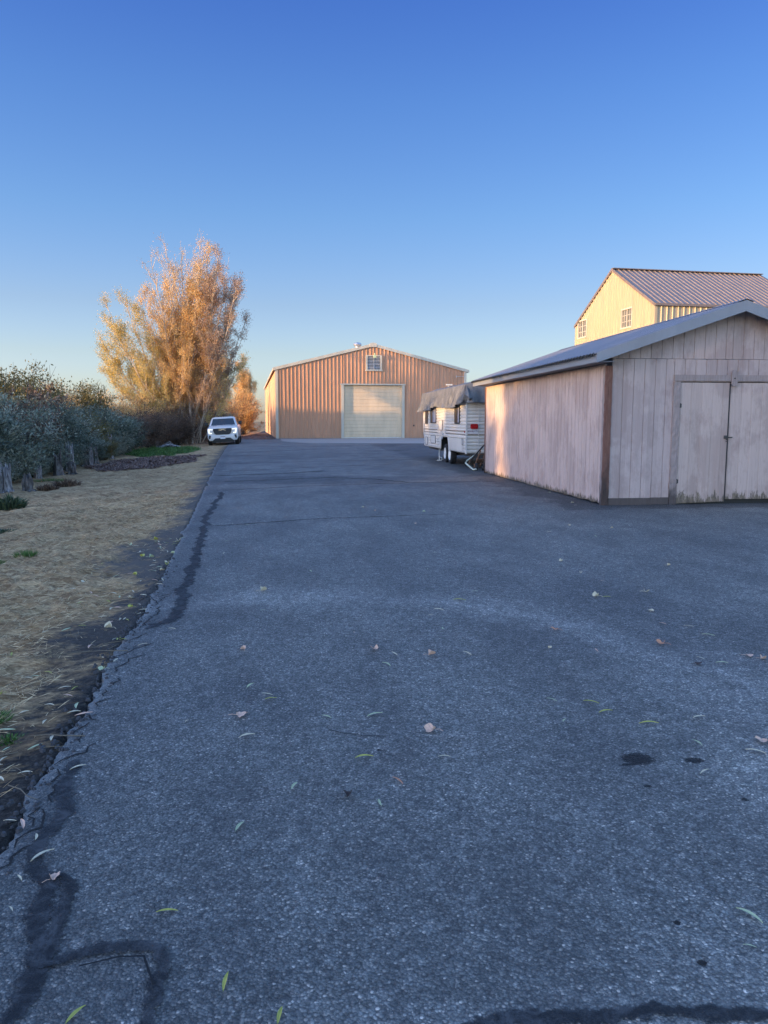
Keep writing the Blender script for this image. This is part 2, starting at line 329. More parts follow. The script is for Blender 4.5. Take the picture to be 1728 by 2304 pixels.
STEEL = simple('dark_steel', (.06,.055,.05), .6, .25, 6, .3); RUST = simple('rusty_steel', (.16,.08,.045), .8, .35, 9)
PALE_TUBE = simple('pale_green_tube', (.40,.44,.36), .5, .15)
PLATE = simple('plate_white', (.62,.60,.60), .5, .08); INK = simple('plate_ink', (.10,.05,.09), .6, .05)
CARW = simple('white_car_paint', (.62,.60,.57), .22, .03, 2, 0, .6); CHROME = simple('chrome', (.7,.7,.72), .18, .05, 3, 1)
CONC = simple('concrete', (.32,.28,.25), .9, .12, 1.2, bump=.004)
HEADL = m_glow('lit_headlamp', (1,.95,.85), .28); LENS = simple('clear_lens', (.45,.45,.47), .15, .1)
BARK_PALE = m_bark('pale_bark', (.30,.23,.17), (.55,.46,.36)); BARK = m_bark('grey_bark', (.05,.045,.04), (.14,.125,.11))
SILVER = m_bark('silvered_stump_wood', (.03,.027,.025), (.22,.20,.185))
PALEWOOD = m_bark('bleached_wood', (.05,.045,.045), (.40,.38,.37))

# ------------------------------------------------------------------ ground and paving
EDGE = [(1.2,-1.03),(2.6,-1.04),(3.5,-1.12),(5.0,-1.2),(6.4,-1.26),(9.1,-1.46),(13,-1.76),(19.8,-2.3),(30,-3.1),(44.4,-4.1),(52,-4.6),(62,-5.0),(80,-5.2)]
def edge_x(y):
    y = max(-60, min(79.9, y))
    if y <= EDGE[0][0]: return EDGE[0][1]
    for (a, xa), (b, xb) in zip(EDGE, EDGE[1:]):
        if y <= b: return xa+(xb-xa)*(y-a)/(b-a)
def smooth(a, b, x): t = max(0, min(1, (x-a)/(b-a))); return t*t*(3-2*t)
def ground_z(x, y):
    d = edge_x(y)-x
    if d < 0: return -.07
    z = -.012 - .03*smooth(0, .25, d) - min(.16, .045*max(0, d-.2))
    if y < 70 and d < 12:
        far = 1/(1+max(0, y-14)/10)
        nn = noise.noise(Vector((x*2.1, y*1.7, 0)))*.035+(.5-abs(noise.noise(Vector((x*4.5, y*3.2, 3))))*2)*.05*(.35+.65*far)+(.5-abs(noise.noise(Vector((x*13, y*9, 7))))*2)*.014*far
        z += nn*smooth(.1, .9, d) + .25*nn
    return min(z, -.004)
def grade(a, b, step, grow, lim, sgn=1):
    out = []; x = b; s = step
    while abs(x) < lim: s *= grow; x += s*sgn; out.append(x)
    return out
xs = sorted([-.8+ .045*0] + list(np.arange(-4.6,-.9,.04)) + list(np.arange(-9.4,-4.6,.09)) + grade(0,-9.4,.12,1.25,1800,-1) + grade(0,-.8,.3,1.35,1800,1))
ys = sorted(list(np.arange(1.2,8,.045)) + list(np.arange(8,16,.09)) + list(np.arange(16,60,.28)) + grade(0,60,.5,1.25,2500,1) + grade(0,1.2,.2,1.4,900,-1))
gv = []; soil = []
for y in ys:
    for x in xs:
        gv.append((x, y, ground_z(x, y)))
        d = edge_x(y)-x
        wdt = .30+.30*noise.noise(Vector((0, y*.9, 5)))+.45*smooth(3.9,2.6,y)+.35*max(0, 1-abs(y-5.4)/.9)+.45*max(0, 1-abs(y-9.2)/2.4)+.30*noise.noise(Vector((x*1.4, y*1.4, 9)))
        soil.append(max(0, min(1, .5+(wdt-d)*1.1)))
nx, ny = len(xs), len(ys)
gf = [(j*nx+i, j*nx+i+1, (j+1)*nx+i+1, (j+1)*nx+i) for j in range(ny-1) for i in range(nx-1)]
me = bpy.data.meshes.new('ground'); me.from_pydata(gv, [], gf); me.materials.append(GROUND)
me.polygons.foreach_set('use_smooth', [True]*len(gf))
at = me.attributes.new('soil', 'FLOAT', 'POINT'); at.data.foreach_set('value', soil)
gr = bpy.data.objects.new('ground', me); COL.objects.link(gr); tag(gr, 'dry ground of matted straw and dark soil beside the driveway', 'ground', kind='structure')
# asphalt sheet with a crumbled left edge
rnd = random.Random(4)
def rag(y, amp=1): return amp*(.05*noise.noise(Vector((0, y*3.1, 1)))+.028*noise.noise(Vector((4, y*11, 2)))+.014*noise.noise(Vector((4, y*34, 2)))) + (.05*noise.noise(Vector((9, y*.9, 1))) if y > 2 else 0)
lefts = []; y = -12.0
while y < 78: lefts.append(Vector((edge_x(y)+rag(y), y, 0))); y += .25 if y < 1.2 else (.018 if y < 9 else (.06 if y < 20 else .4))
mb = MB(); nL = len(lefts)
cols = [0, .05, .2, .6, 2, 6, 14, 30]
vs = []
for p in lefts:
    for k, c in enumerate(cols): vs.append((p.x+c, p.y, (0 if k else -.006)))
K = len(cols); fs = [(i*K+k, i*K+k+1, (i+1)*K+k+1, (i+1)*K+k) for i in range(nL-1) for k in range(K-1)]
mb.add(vs, fs); _ne = len(vs)
mb.add([(p.x, p.y, -.006) for p in lefts]+[(p.x-.012, p.y, -.09) for p in lefts], [(i, i+1, nL+i+1, nL+i) for i in range(nL-1)])
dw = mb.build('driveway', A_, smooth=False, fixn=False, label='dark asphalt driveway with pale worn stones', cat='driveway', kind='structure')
_at = dw.data.attributes.new('edge', 'FLOAT', 'POINT'); _ev = [(1.0,.85,.55,0,0,0,0,0)[i % K] for i in range(_ne)]; _at.data.foreach_set('value', _ev+[1.0]*(len(dw.data.vertices)-_ne))
# concrete apron in front of the warehouse
ap = [(30, 70.5, .006), (-1.6, 67.5, .006), (-1.4, 62.5, .006)] + [(-1.4+2.6*(1-math.cos(t)), 62.5-9.5*math.sin(t), .006) for t in [rad(a) for a in range(12, 91, 13)]] + [(7, 51.2, .006), (30, 50.4, .006)]
MB().add(ap, [tuple(range(len(ap)))]).build('concrete_apron', CONC, label='pale concrete apron before the big garage door', cat='apron', kind='structure')
# crack sealant ribbons
def ribbon(mb, pts, wd, z=.004, seed=0, rough=.35, step=.03):
    pts = [Vector((p[0], p[1], 0)) for p in pts]; r = random.Random(seed); out = []
    for a, b in zip(pts, pts[1:]):
        L = (b-a).length; m = max(2, int(L/step))
        for i in range(m): out.append(a+(b-a)*(i/m))
    out.append(pts[-1]); nn = len(out); vs = []
    for i, p in enumerate(out):
        d = (out[min(i+1, nn-1)]-out[max(i-1, 0)]).normalized(); s = Vector((-d.y, d.x, 0))
        fr = 1/max(wd, .02)
        c = noise.noise(p*3+Vector((seed, 0, 0)))*wd*.7
        h = wd/2*(1+rough*noise.noise(p*fr*1.2+Vector((0, seed, 3)))*1.4+rough*noise.noise(p*fr*4))*min(1, .25+min(i, nn-1-i)/6)
        g = wd/2*(1+rough*noise.noise(p*fr*1.3+Vector((7, seed, 3)))*1.4+rough*noise.noise(p*fr*4.5))*min(1, .25+min(i, nn-1-i)/6)
        h = max(h, .003); g = max(g, .003); ex = 1.45 if wd > .03 else 1.0
        vs += [(p+s*(c+k)).to_tuple()[:2]+(z,) for k in (h*ex, h*.45, 0, -g*.45, -g*ex)]
        if not hasattr(mb, 'core'): mb.core = []
        mb.core += [0, .62, 1, .62, 0] if wd > .03 else [1]*5
    mb.add(vs, [(5*i+k, 5*i+k+1, 5*i+k+6, 5*i+k+5) for i in range(nn-1) for k in range(4)])
sealb = MB()
ribbon(sealb, [(-1.62,16.3),(-1.56,15.3),(-1.53,13.91),(-1.46,12.15),(-1.34,10.77),(-1.18,8.98),(-1.11,8.2),(-1.09,7.47),(-1.06,6.92),(-.98,6.33),(-.96,5.98),(-1.02,5.72),(-1.1,5.5)], .105, seed=2, rough=.4)
sealb.build('crack_seal', SEAL, label='long dark sealed crack along the left side of the driveway', cat='crack seal', kind='structure')
CR = [([(-1.3,10.97),(.29,11.64),(2.49,12.02)], .042), ([(-1.66,16.75),(.09,17.62),(2.66,18.3),(4.9,18.54)], .075), ([(-2.22,23.05),(.64,25.09),(3.31,26.45)], .09),
      ([(-2.61,27.12),(.38,28.68),(4.82,29.6)], .12), ([(-1.9,19.22),(-.47,19.68),(.76,20.27),(1.96,19.6),(2.68,18.42)], .10), ([(-3.17,36.81),(1.06,41.26),(5,42.5)], .22),
      ([(-2.3,21.3),(-.6,21.9),(.8,23.1)], .16), ([(-3.2,33.2),(-.5,34.8),(3.9,35.2)], .2), ([(2.2,30.8),(3.8,31.7),(5.2,31.5)], .1), ([(3.2,38),(5.8,39.2)], .25),([(-3.4,45.2),(2,46.5),(6,46.2)], .3),
      ([(.13,3.55),(.2,3.5),(.27,3.48)], .009), ([(.28,3.46),(.4,3.44)], .008)]
cb = MB()
for i, (p, wd) in enumerate(CR): ribbon(cb, p, wd, .004, 20+i, .4)
cb.build('cross_cracks', m_seal('crack_filler', (.010,.010,.012), (.022,.022,.025)), label='thin dark cracks crossing the driveway', cat='cracks', kind='structure')
# broken, tar-smeared border near the camera
pb = MB()
ribbon(pb, [(-1.0,3.35),(-.99,3.1),(-.93,2.88),(-.95,2.7),(-.9,2.5),(-.83,2.4),(-.8,2.25),(-.76,2.12),(-.74,2.0),(-.76,1.85),(-.8,1.6)], .07, .0045, 5, .3, .012)
ribbon(pb, [(-.80,2.46),(-.745,2.36),(-.735,2.25),(-.72,2.12),(-.72,2.02)], .045, .0062, 6, .3, .012)
ribbon(pb, [(-.73,2.02),(-.64,2.045),(-.55,2.06),(-.5,2.055),(-.43,2.045),(-.395,1.98),(-.4,1.9),(-.39,1.79),(-.37,1.6)], .042, .0080, 7, .3, .012)
ribbon(pb, [(.3,1.655),(.55,1.675),(.75,1.685),(1.0,1.66),(1.25,1.63)], .05, .0045, 8, .4, .012)
pb.build('tar_smear', SEAL, label='lumpy tar patching on the broken near edge of the driveway', cat='tar', kind='structure')
# hairline cracks and loose broken asphalt crumbs along the lip
hb = MB()
ribbon(hb, [(-.62,2.0),(-.52,2.025),(-.45,2.02),(-.425,1.96),(-.40,1.91)], .006, .0100, 31, .7, .01)
for i in range(26):
    y0 = 2.3+i*.17+rnd.uniform(-.05,.05); x0 = edge_x(y0)+rag(y0)+rnd.uniform(.02,.10); p = [(x0, y0)]
    for k in range(rnd.randint(3,6)): x0 += rnd.uniform(-.035,.045); y0 += rnd.uniform(.02,.06); p.append((x0, y0))
    ribbon(hb, p, .009, .0032, 40+i, .7, .012)
hb.build('hairline_cracks', simple('crack_black', (.006,.006,.007), .9), label='hairline cracks in the driveway edge', cat='cracks', kind='structure')
cb = MB()
for i in range(420):
    y0 = 2.2+6.5*rnd.random()**1.3; x0 = edge_x(y0)+rag(y0)+rnd.gauss(-.015,.045); s = rnd.uniform(.004,.016); z0 = -.004
    q = [Vector((x0+s*math.cos(a)*rnd.uniform(.6,1.2), y0+s*math.sin(a)*rnd.uniform(.6,1.2), z0)) for a in (0,1.2,2.4,3.7,5)]
    cb.add(q+[Vector((v.x*.6+x0*.4, v.y*.6+y0*.4, z0+s*.9)) for v in q], [(0,1,6,5),(1,2,7,6),(2,3,8,7),(3,4,9,8),(4,0,5,9),(5,6,7,8,9)])
cb.build('gravel_crumbs', simple('asphalt_crumb', (.045,.045,.05), .8, .4, 60), label='loose asphalt crumbs along the broken edge', cat='gravel', kind='stuff')

# ------------------------------------------------------------------ ribbed sheet helper
def ribbed(mb, o, u, n, W, z0, ztop, pitch=.33, depth=.035, top=.05, side=.03, minor=True, start=0.0):
    """vertical sheet from origin o along unit u, outward normal n; z0 number or f(u), ztop f(u)"""
    o = Vector(o); u = Vector(u); n = Vector(n); pr = []
    x = -start
    while x < W:
        a = x; seg = [(a, 0), (a+side, depth), (a+side+top, depth), (a+2*side+top, 0)]
        if minor:
            r = pitch-(2*side+top); m = a+2*side+top
            for k in (1/3, 2/3): seg += [(m+r*k-.012, 0), (m+r*k, .006), (m+r*k+.012, 0)]
        pr += seg; x += pitch
    pr = [(max(0, min(W, a)), b) for a, b in pr]; pr = [(0, 0)]+pr+[(W, 0)]
    q = [pr[0]]
    for p in pr[1:]:
        if p[0] > q[-1][0]+1e-5: q.append(p)
    zt = ztop if callable(ztop) else (lambda s: ztop); zb = z0 if callable(z0) else (lambda s: z0)
    extra = []
    vs = []
    for a, b in q: vs += [o+u*a+n*b+Vector((0,0,zb(a))), o+u*a+n*b+Vector((0,0,zt(a)))]
    mb.add(vs, [(2*i, 2*i+2, 2*i+3, 2*i+1) for i in range(len(q)-1)])
def sheet_roof(mb, a, b, c, d, pitch=.3, depth=.03, top=.04, side=.02, thick=.02):
    """roof slope; a->b along the ridge/eave direction (length), a->d down the slope"""
    a, b, c, d = map(Vector, (a, b, c, d)); u = (b-a); L = u.length; u.normalize(); n = u.cross(d-a).normalized()
    if n.z < 0: n = -n
    pr = []; x = 0
    while x < L-.02: pr += [(x, 0), (x+side, depth), (x+side+top, depth), (x+2*side+top, 0)]; x += pitch
    pr.append((L, 0)); vs = []; pr = [(min(p, L), q) for p, q in pr]
    for p, q in pr:
        t = p/L; vs += [a+(b-a)*t+n*q, d+(c-d)*t+n*q]
    m = len(pr); mb.add(vs, [(2*i, 2*i+1, 2*i+3, 2*i+2) for i in range(m-1)])
    mb.prism([a-n*.003, b-n*.003, c-n*.003, d-n*.003], -n*thick)

# ------------------------------------------------------------------ weathered shed
SX0, SX1, SY0, SY1, EH = 5.42, 10.08, 13.0, 21.68, 2.47
SXM = (SX0+SX1)/2; PKW = 3.44
shed = empty('wooden_shed', (SX0, SY0, 0), 'low weathered mauve-grey wooden shed with blue-grey metal roof and double doors', 'shed')
def grooved(mb, o, u, n, W, z0, zt, pitch=.2, gw=.016, gd=.012):
    ribbed(mb, Vector(o), u, n, W, z0, zt, pitch, -gd, gw*.4, gw*.3, False)
mb = MB(); grooved(mb, (SX0, SY0+.045, 0), (0,1,0), (-1,0,0), SY1-SY0-.045, lambda s: .012+.05*abs(noise.noise(Vector((s*2.2,0,0)))), 2.505, .2, .03, .02)
mb.build('side_wall', SHED_L, shed, fixn=False)
gab = lambda x: 3.562-.35*abs(x-SXM)
mb = MB(); DX0, DX1, DT = 6.80, 8.72, 2.20
grooved(mb, (SX0+.10, SY0, 0), (1,0,0), (0,-1,0), DX0-.13-SX0-.10, .10, 2.60)
grooved(mb, (DX1+.13, SY0, 0), (1,0,0), (0,-1,0), SX1-DX1-.13, .10, 2.60)
grooved(mb, (DX0-.13, SY0, 0), (1,0,0), (0,-1,0), DX1-DX0+.26, 2.20, 2.60)
grooved(mb, (SX0, SY0-.006, 0), (1,0,0), (0,-1,0), SXM-SX0, 2.606, lambda s: gab(SX0+s))
grooved(mb, (SXM, SY0-.006, 0), (1,0,0), (0,-1,0), SX1-SXM, 2.606, lambda s: gab(SXM+s))
mb.build('front_wall', SHED_F, shed, fixn=False)
MB().box(SX0+.11, SX0+.9, SY0-.018, SY0+.02, 0, .125).build('skirt_board', TRIM_W, shed)
MB().box(SX0+.903, DX0-.14, SY0-.020, SY0+.02, .004, .13).build('skirt_board', TRIM_W, shed)
MB().box(DX1+.14, SX1, SY0-.02, SY0+.02, 0, .125).build('skirt_board', TRIM_W, shed)
mb = MB().box(SX0+.02, SX1-.02, SY1-.02, SY1, 0, EH); mb.prism([(SX0+.02,SY1-.02,EH),(SX1-.02,SY1-.02,EH),(SXM,SY1-.02,PKW)], (0,.02,0)); mb.box(SX1-.03, SX1, SY0+.02, SY1-.022, 0, EH)
mb.build('rear_walls', SHED_F, shed)
def jag_post(x0, x1, y0, y1, h, seed=1):
    m = MB(); rings = []
    for i in range(30):
        z = h*i/29; r = random.Random(seed*50+i); j = lambda: r.uniform(-1,1)*.006*(1+2.2*max(0,.35-z/h))
        rings.append([(x0+j(),y0+j(),z),((x0+x1)/2+j(),y0-.004+j(),z),(x1+j(),y0+j(),z),(x1+j(),y1,z),(x0+j(),y1,z)])
    return m.loft(rings)
jag_post(SX0-.022, SX0+.10, SY0-.03, SY0+.012, 2.47, 3).build('corner_post', POST_RED, shed, label='red-brown rotting corner board')
jag_post(SX0-.02, SX0+.002, SY0+.014, SY0+.10, 2.46, 4).build('corner_trim', TRIM_W, shed)
MB().box(SX0-.02, SX0, SY1-.07, SY1+.01, 0, EH-.01).build('corner_trim', POST_RED, shed)
# door surround
jag_post(DX0-.13, DX0-.006, SY0-.032, SY0+.01, 2.205, 8).build('door_frame', TRIM_W, shed)
jag_post(DX1+.006, DX1+.13, SY0-.032, SY0+.01, 2.205, 9).build('door_frame', TRIM_W, shed)
MB().box(DX0-.13, DX1+.13, SY0-.034, SY0+.005, 2.213, 2.325).build('door_header', TRIM_W, shed, bevel=.004)
MB().box(SX0+.03, SX1-.03, SY0+.05, SY0+.06, 0, 2.4).build('inner_liner', BLACK, shed)
def door(x0, x1, z0a, z0b, hinge):
    m = MB(); yy = SY0-.012
    grooved(m, (x0, yy, 0), (1,0,0), (0,-1,0), x1-x0, lambda s: z0a+(z0b-z0a)*s/(x1-x0)+.006*noise.noise(Vector((s*20+x0,0,0))), DT-.012)
    m.prism([(x0,yy+.004,z0a+.01),(x1,yy+.004,z0b+.01),(x1,yy+.004,DT-.014),(x0,yy+.004,DT-.014)], (0,.03,0))
    d = m.build('door', SHED_D, shed, fixn=False)
    hx = x0 if hinge < 0 else x1
    for hz in (.42, 1.78):
        h = MB().cyl((hx, yy-.012, hz), (0,0,1), .009, .085, 8); h.box(hx-.03, hx+.03, yy-.006, yy-.002, hz-.035, hz+.035)
        h.build('hinge', STEEL, d).location = (0,0,0)
    return d
dl_ = door(DX0+.004, SXM-.012, .015, .045, -1); dr_ = door(SXM+.006, DX1-.004, .085, .085, 1)
MB().box(SXM-.02, SXM-.0, SY0-.016, SY0-.013, .05, DT-.03).build('door_gap', BLACK, shed)
hs = MB().box(SXM-.085, SXM-.012, SY0-.026, SY0-.018, 1.185, 1.245); hs.box(SXM-.03, SXM+.075, SY0-.034, SY0-.027, 1.20, 1.222); hs.tube([(SXM-.05,SY0-.03,1.2),(SXM-.05,SY0-.05,1.17),(SXM-.03,SY0-.05,1.15),(SXM-.05,SY0-.03,1.13)], .006)
hs.build('hasp', STEEL, shed)
# long rounded turn-button over the door joint
pts = []
for k in range(24):
    t = 2*math.pi*k/24; pts.append((SXM+.045+.058*math.cos(t), SY0-.036, 2.265+(.085 if math.sin(t) > 0 else -.085)+.06*math.sin(t)))
mb = MB().prism(pts, (0,-.022,0)); mb.build('turn_button', TRIM_W, shed, bevel=.003)
MB().cyl((SXM+.045, SY0-.062, 2.265), (0,1,0), .012, .012, 10).build('turn_bolt', STEEL, shed)
# roof
RY0, RY1 = SY0-.35, SY1+.25; EX0 = SX0-.33; EX1 = SX1+.33; RZ = 3.585; EZ = RZ-.35*(SXM-EX0)
mb = MB()
sheet_roof(mb, (SXM, RY0, RZ), (SXM, RY1, RZ), (EX0-.04, RY1, EZ), (EX0-.04, RY0, EZ), .152, .018, .03, .022, .012)
sheet_roof(mb, (SXM, RY0, RZ), (SXM, RY1, RZ), (EX1+.04, RY1, EZ), (EX1+.04, RY0, EZ), .152, .018, .03, .022, .012)
roof = mb.build('roof', ROOF_BLUE, shed, fixn=False)
mb = MB(); mb.prism([(SXM-.14,RY0-.03,RZ-.022),(SXM,RY0-.03,RZ+.028),(SXM+.14,RY0-.03,RZ-.022),(SXM,RY0-.03,RZ+.022)], (0,RY1-RY0+.05,0)); mb.build('ridge_cap', ROOF_BLUE, roof).location = (0,0,0)
for k in (6, 30): pass
def rake(y, sgn, t=.03):
    e = EX0 if sgn < 0 else EX1
    return [(SXM, y, RZ+.005), (SXM, y, RZ-.185), (e, y, EZ-.155), (e, y, EZ+.012)]
for sgn in (-1, 1):
    MB().prism(rake(RY0-.02, sgn), (0,.028,0)).build('barge_board', FASCIA, shed)
    MB().prism(rake(RY1-.03, sgn), (0,.028,0)).build('barge_board', FASCIA, shed)
MB().box(EX0, EX0+.025, RY0+.012, RY1-.03, EZ-.145, EZ-.022).build('eave_fascia', FASCIA, shed)
MB().box(EX1-.025, EX1, RY0+.012, RY1-.03, EZ-.145, EZ-.022).build('eave_fascia', FASCIA, shed)
mb = MB(); y = RY0+.06; pr = [(y, EZ-.002)]
while y < RY1-.05: pr += [(y, EZ-.012), (y+.01, EZ-.045), (y+.085, EZ-.045), (y+.095, EZ-.012)]; y += .152
pr.append((pr[-1][0], EZ-.002)); mb.prism([(EX0-.056, a, b) for a, b in pr], (.0155,0,0))
mb.build('closure_strip', BLACK, shed)
mb = MB().box(EX0+.027, SX0-.001, RY0+.02, RY1-.04, EZ-.135, EZ-.125); mb.build('soffit', SOFFIT, shed)

# ------------------------------------------------------------------ big tan warehouse
BX0, BX1, BY0, BY1, BE, BP, BXM = -1.85, 15.15, 66.95, 108.0, 6.02, 8.12, 6.67
wh = empty('warehouse', (BX0, BY0, 0), 'large tan-orange ribbed metal building with cream roll-up door at the end of the driveway', 'building')
hg = lambda x: BE+(BP-BE)*(1-abs(x-BXM)/((BXM-BX0) if x < BXM else (BX1-BXM)))
GX0, GX1, GT = 4.05, 9.27, 4.68
mb = MB(); O = lambda x: (x, BY0, 0)
ribbed(mb, O(BX0), (1,0,0), (0,-1,0), GX0-BX0, .02, lambda s: hg(BX0+s), .335, .05, .035, .028)
ribbed(mb, O(GX1), (1,0,0), (0,-1,0), BX1-GX1, .02, lambda s: hg(GX1+s), .335, .05, .035, .028)
W1 = BXM-GX0
ribbed(mb, O(GX0), (1,0,0), (0,-1,0), W1, GT, lambda s: hg(GX0+s), .335, .05, .035, .028)
ribbed(mb, O(BXM), (1,0,0), (0,-1,0), GX1-BXM, GT, lambda s: hg(BXM+s), .335, .05, .035, .028)
mb.build('front_wall', ORANGE, wh, fixn=False)
mb = MB(); ribbed(mb, (BX0, BY0, 0), (0,1,0), (-1,0,0), BY1-BY0, .02, BE, .335, .05, .035, .028); mb.build('side_wall', ORANGE, wh, fixn=False)
mb = MB(); ribbed(mb, (BX1, BY0, 0), (0,1,0), (1,0,0), BY1-BY0, .02, BE, .335, .05, .035, .028); mb.add([(BX0,BY1,0),(BX1,BY1,0),(BX1,BY1,BE),(BXM,BY1,BP),(BX0,BY1,BE)], [(0,1,2,3,4)]); mb.build('rear_walls', ORANGE, wh, fixn=False)
mb = MB(); e = .25
sheet_roof(mb, (BXM,BY0-.12,BP+.12), (BXM,BY1+.1,BP+.12), (BX0-e,BY1+.1,BE+.06), (BX0-e,BY0-.12,BE+.06), .6, .03)
sheet_roof(mb, (BXM,BY0-.12,BP+.12), (BXM,BY1+.1,BP+.12), (BX1+e,BY1+.1,BE+.06), (BX1+e,BY0-.12,BE+.06), .6, .03)
roof = mb.build('roof', WROOF, wh, fixn=False)
for sgn, xe in ((-1, BX0-e), (1, BX1+e)):
    MB().prism([(BXM+sgn*.12,BY0-.15,BP+.15),(BXM+sgn*.12,BY0-.15,BP-.10),(xe,BY0-.15,BE-.16),(xe,BY0-.15,BE+.09)], (0,.05,0)).build('rake_trim', WHITE_TR, wh)
    MB().box(xe-.02, xe+.06, BY0-.1, BY1, BE-.14, BE+.04).build('eave_gutter', WHITE_TR, wh)
MB().prism([(BXM-.3,BY0-.19,BP+.20),(BXM-.3,BY0-.19,BP-.14),(BXM+.3,BY0-.19,BP-.14),(BXM+.3,BY0-.19,BP+.20),(BXM,BY0-.19,BP+.25)], (0,.06,0)).build('peak_cap', WHITE_TR, wh)
MB().box(BX0-.03, BX0+.16, BY0-.075, BY0-.02, 0, BE-.12).box(BX0-.075, BX0-.031, BY0-.07, BY0+.12, 0, BE-.12).build('corner_trim', WHITE_TR, wh)
MB().box(BX1-.16, BX1+.06, BY0-.075, BY0-.02, 0, BE-.12).build('corner_trim', WHITE_TR, wh)
MB().box(BX0-.12, BX0-.03, BY1-.2, BY1, 0, BE-.1).build('corner_trim', WHITE_TR, wh)
MB().box(BX0-.02, BX0+.3, BY0-.17, BY0-.078, 0, 2.6).build('downspout', WHITE_TR, wh) if False else None
# roll-up door in a recessed opening
f = .22
MB().box(GX0-.24, GX0, BY0-.09, BY0+f, 0, GT).build('door_jamb', WHITE_TR, wh)
MB().box(GX1, GX1+.24, BY0-.09, BY0+f, 0, GT).build('door_jamb', WHITE_TR, wh)
MB().box(GX0-.32, GX1+.32, BY0-.13, BY0+f, GT+.003, GT+.12).build('door_lintel', WHITE_TR, wh)
mb = MB(); z = .03; pr = []
while z < GT-.01: pr += [(z, 0), (z+.27, 0), (z+.285, .022), (z+.30, .022)]; z += .31
vs = []
for z, d in pr: z = min(z, GT); vs += [(GX0+.003, BY0+.17+d, z), (GX1-.003, BY0+.17+d, z)]
mb.add(vs, [(2*i, 2*i+1, 2*i+3, 2*i+2) for i in range(len(pr)-1)])
rd = mb.build('rollup_door', CREAM, wh, fixn=False)
MB().box(GX0+.003, GX1-.003, BY0+.12, BY0+.168, .01, .10).build('bottom_rail', GALV, rd).location = (0,0,0)
# louvred vent high in the gable
vn = MB(); VX0, VX1, VZ0, VZ1 = 6.02, 7.45, 6.03, 7.28
vn.box(VX0, VX0+.14, BY0-.14, BY0+.0, VZ0, VZ1).box(VX1-.14, VX1, BY0-.14, BY0, VZ0, VZ1).box(VX0+.14, VX1-.14, BY0-.14, BY0, VZ1-.1, VZ1).box(VX0-.05, VX1+.05, BY0-.17, BY0, VZ0-.13, VZ0-.002)
v_ = vn.build('vent', WHITE_TR, wh)
mb = MB()
for k in range(9):
    z = VZ0+.03+k*.125; mb.prism([(VX0+.14,BY0-.10,z),(VX1-.14,BY0-.10,z),(VX1-.14,BY0-.04,z+.1),(VX0+.14,BY0-.04,z+.1)], (0,-.004,.012))
mb.box(VX0+.69, VX0+.74, BY0-.125, BY0-.101, VZ0, VZ1-.1)
mb.build('louvre', simple('louvre_grey', (.42,.44,.46), .4), v_).location = (0,0,0)
MB().box(VX0+.14, VX1-.14, BY0-.075, BY0-.058, VZ0, VZ1-.1).build('vent_backing', BLACK, v_).location = (0,0,0)
fl = MB().tube([(6.75,BY0-.14,7.4),(6.75,BY0-.42,7.42)], .035).box(6.62, 6.88, BY0-.56, BY0-.40, 7.02, 7.26).box(6.72, 6.80, BY0-.46, BY0-.38, 7.26, 7.42)
fl.build('floodlight', simple('greenish_lamp', (.55,.62,.35), .35), wh)
MB().lathe((5.46,BY0+1.2,8.0), (0,0,1), [(0,.16),(.12,.16),(.14,.24),(.2,.33),(.3,.37),(.4,.33),(.47,.2),(.5,.02)], 20).build('turbine_vent', GALV, wh, smooth=True)
MB().box(14.3, 15.0, BY0-.1, BY0-.06, 5.5, 5.53).box(14.25, 14.3, BY0-.11, BY0-.05, 5.42, 5.6).build('wall_bracket', GALV, wh)
MB().box(10.3, 10.42, BY0-.1, BY0-.05, 1.05, 1.2).build('outlet_box', STEEL, wh)

wh.rotation_euler = (0, 0, rad(3.6))

# ------------------------------------------------------------------ yellow barn behind the shed
C0 = Vector((17.46, 36.2, 0)); C1 = Vector((16.78, 45.1, 0)); gu = (C1-C0); GWd = gu.length; gu.normalize(); lu = Vector((gu.y, -gu.x, 0))
LN = 9.0; YE, YP = 7.19, 9.64; mid = C0+gu*GWd/2
bn = empty('metal_barn', C0.copy(), 'tall pale yellow metal building with grey-brown roof rising behind the shed', 'building')
hb_ = lambda s: YE+(YP-YE)*(1-abs(s-GWd/2)/(GWd/2))
WN = [(2.18, 3.30, 6.40, 7.36), (7.42, 8.56, 6.44, 7.42)]
mb = MB(); cur = 0; gn = -lu
def seg(a, b, z0, zt): ribbed(mb, C0+gu*a, gu, gn, b-a, z0, zt, .30, .05, .03, .03, False)
wall_top = lambda a: (lambda s: hb_(a+s))
segs = [(0, WN[0][0]), (WN[0][1], GWd/2), (GWd/2, WN[1][0]), (WN[1][1], GWd)]
for a, b in segs: seg(a, b, 0, wall_top(a))
for a, b, z0, z1 in WN: seg(a, b, 0, z0); seg(a, b, z1, wall_top(a))
mb.build('gable_wall', YELLOW, bn, fixn=False)
mb = MB(); ribbed(mb, C0, lu, -gu, LN, 0, YE, .305, .035, .03, .022, False); mb.build('long_wall', YELLOW, bn, fixn=False)
mb = MB(); e1 = C0+lu*LN; e2 = C1+lu*LN; mb.add([e1, e2, e2+Vector((0,0,YE)), (e1+e2)/2+Vector((0,0,YP)), e1+Vector((0,0,YE)), C1, C1+Vector((0,0,YE))], [(0,1,2,3,4),(1,5,6,2)]); mb.build('rear_walls', YELLOW, bn, fixn=False)
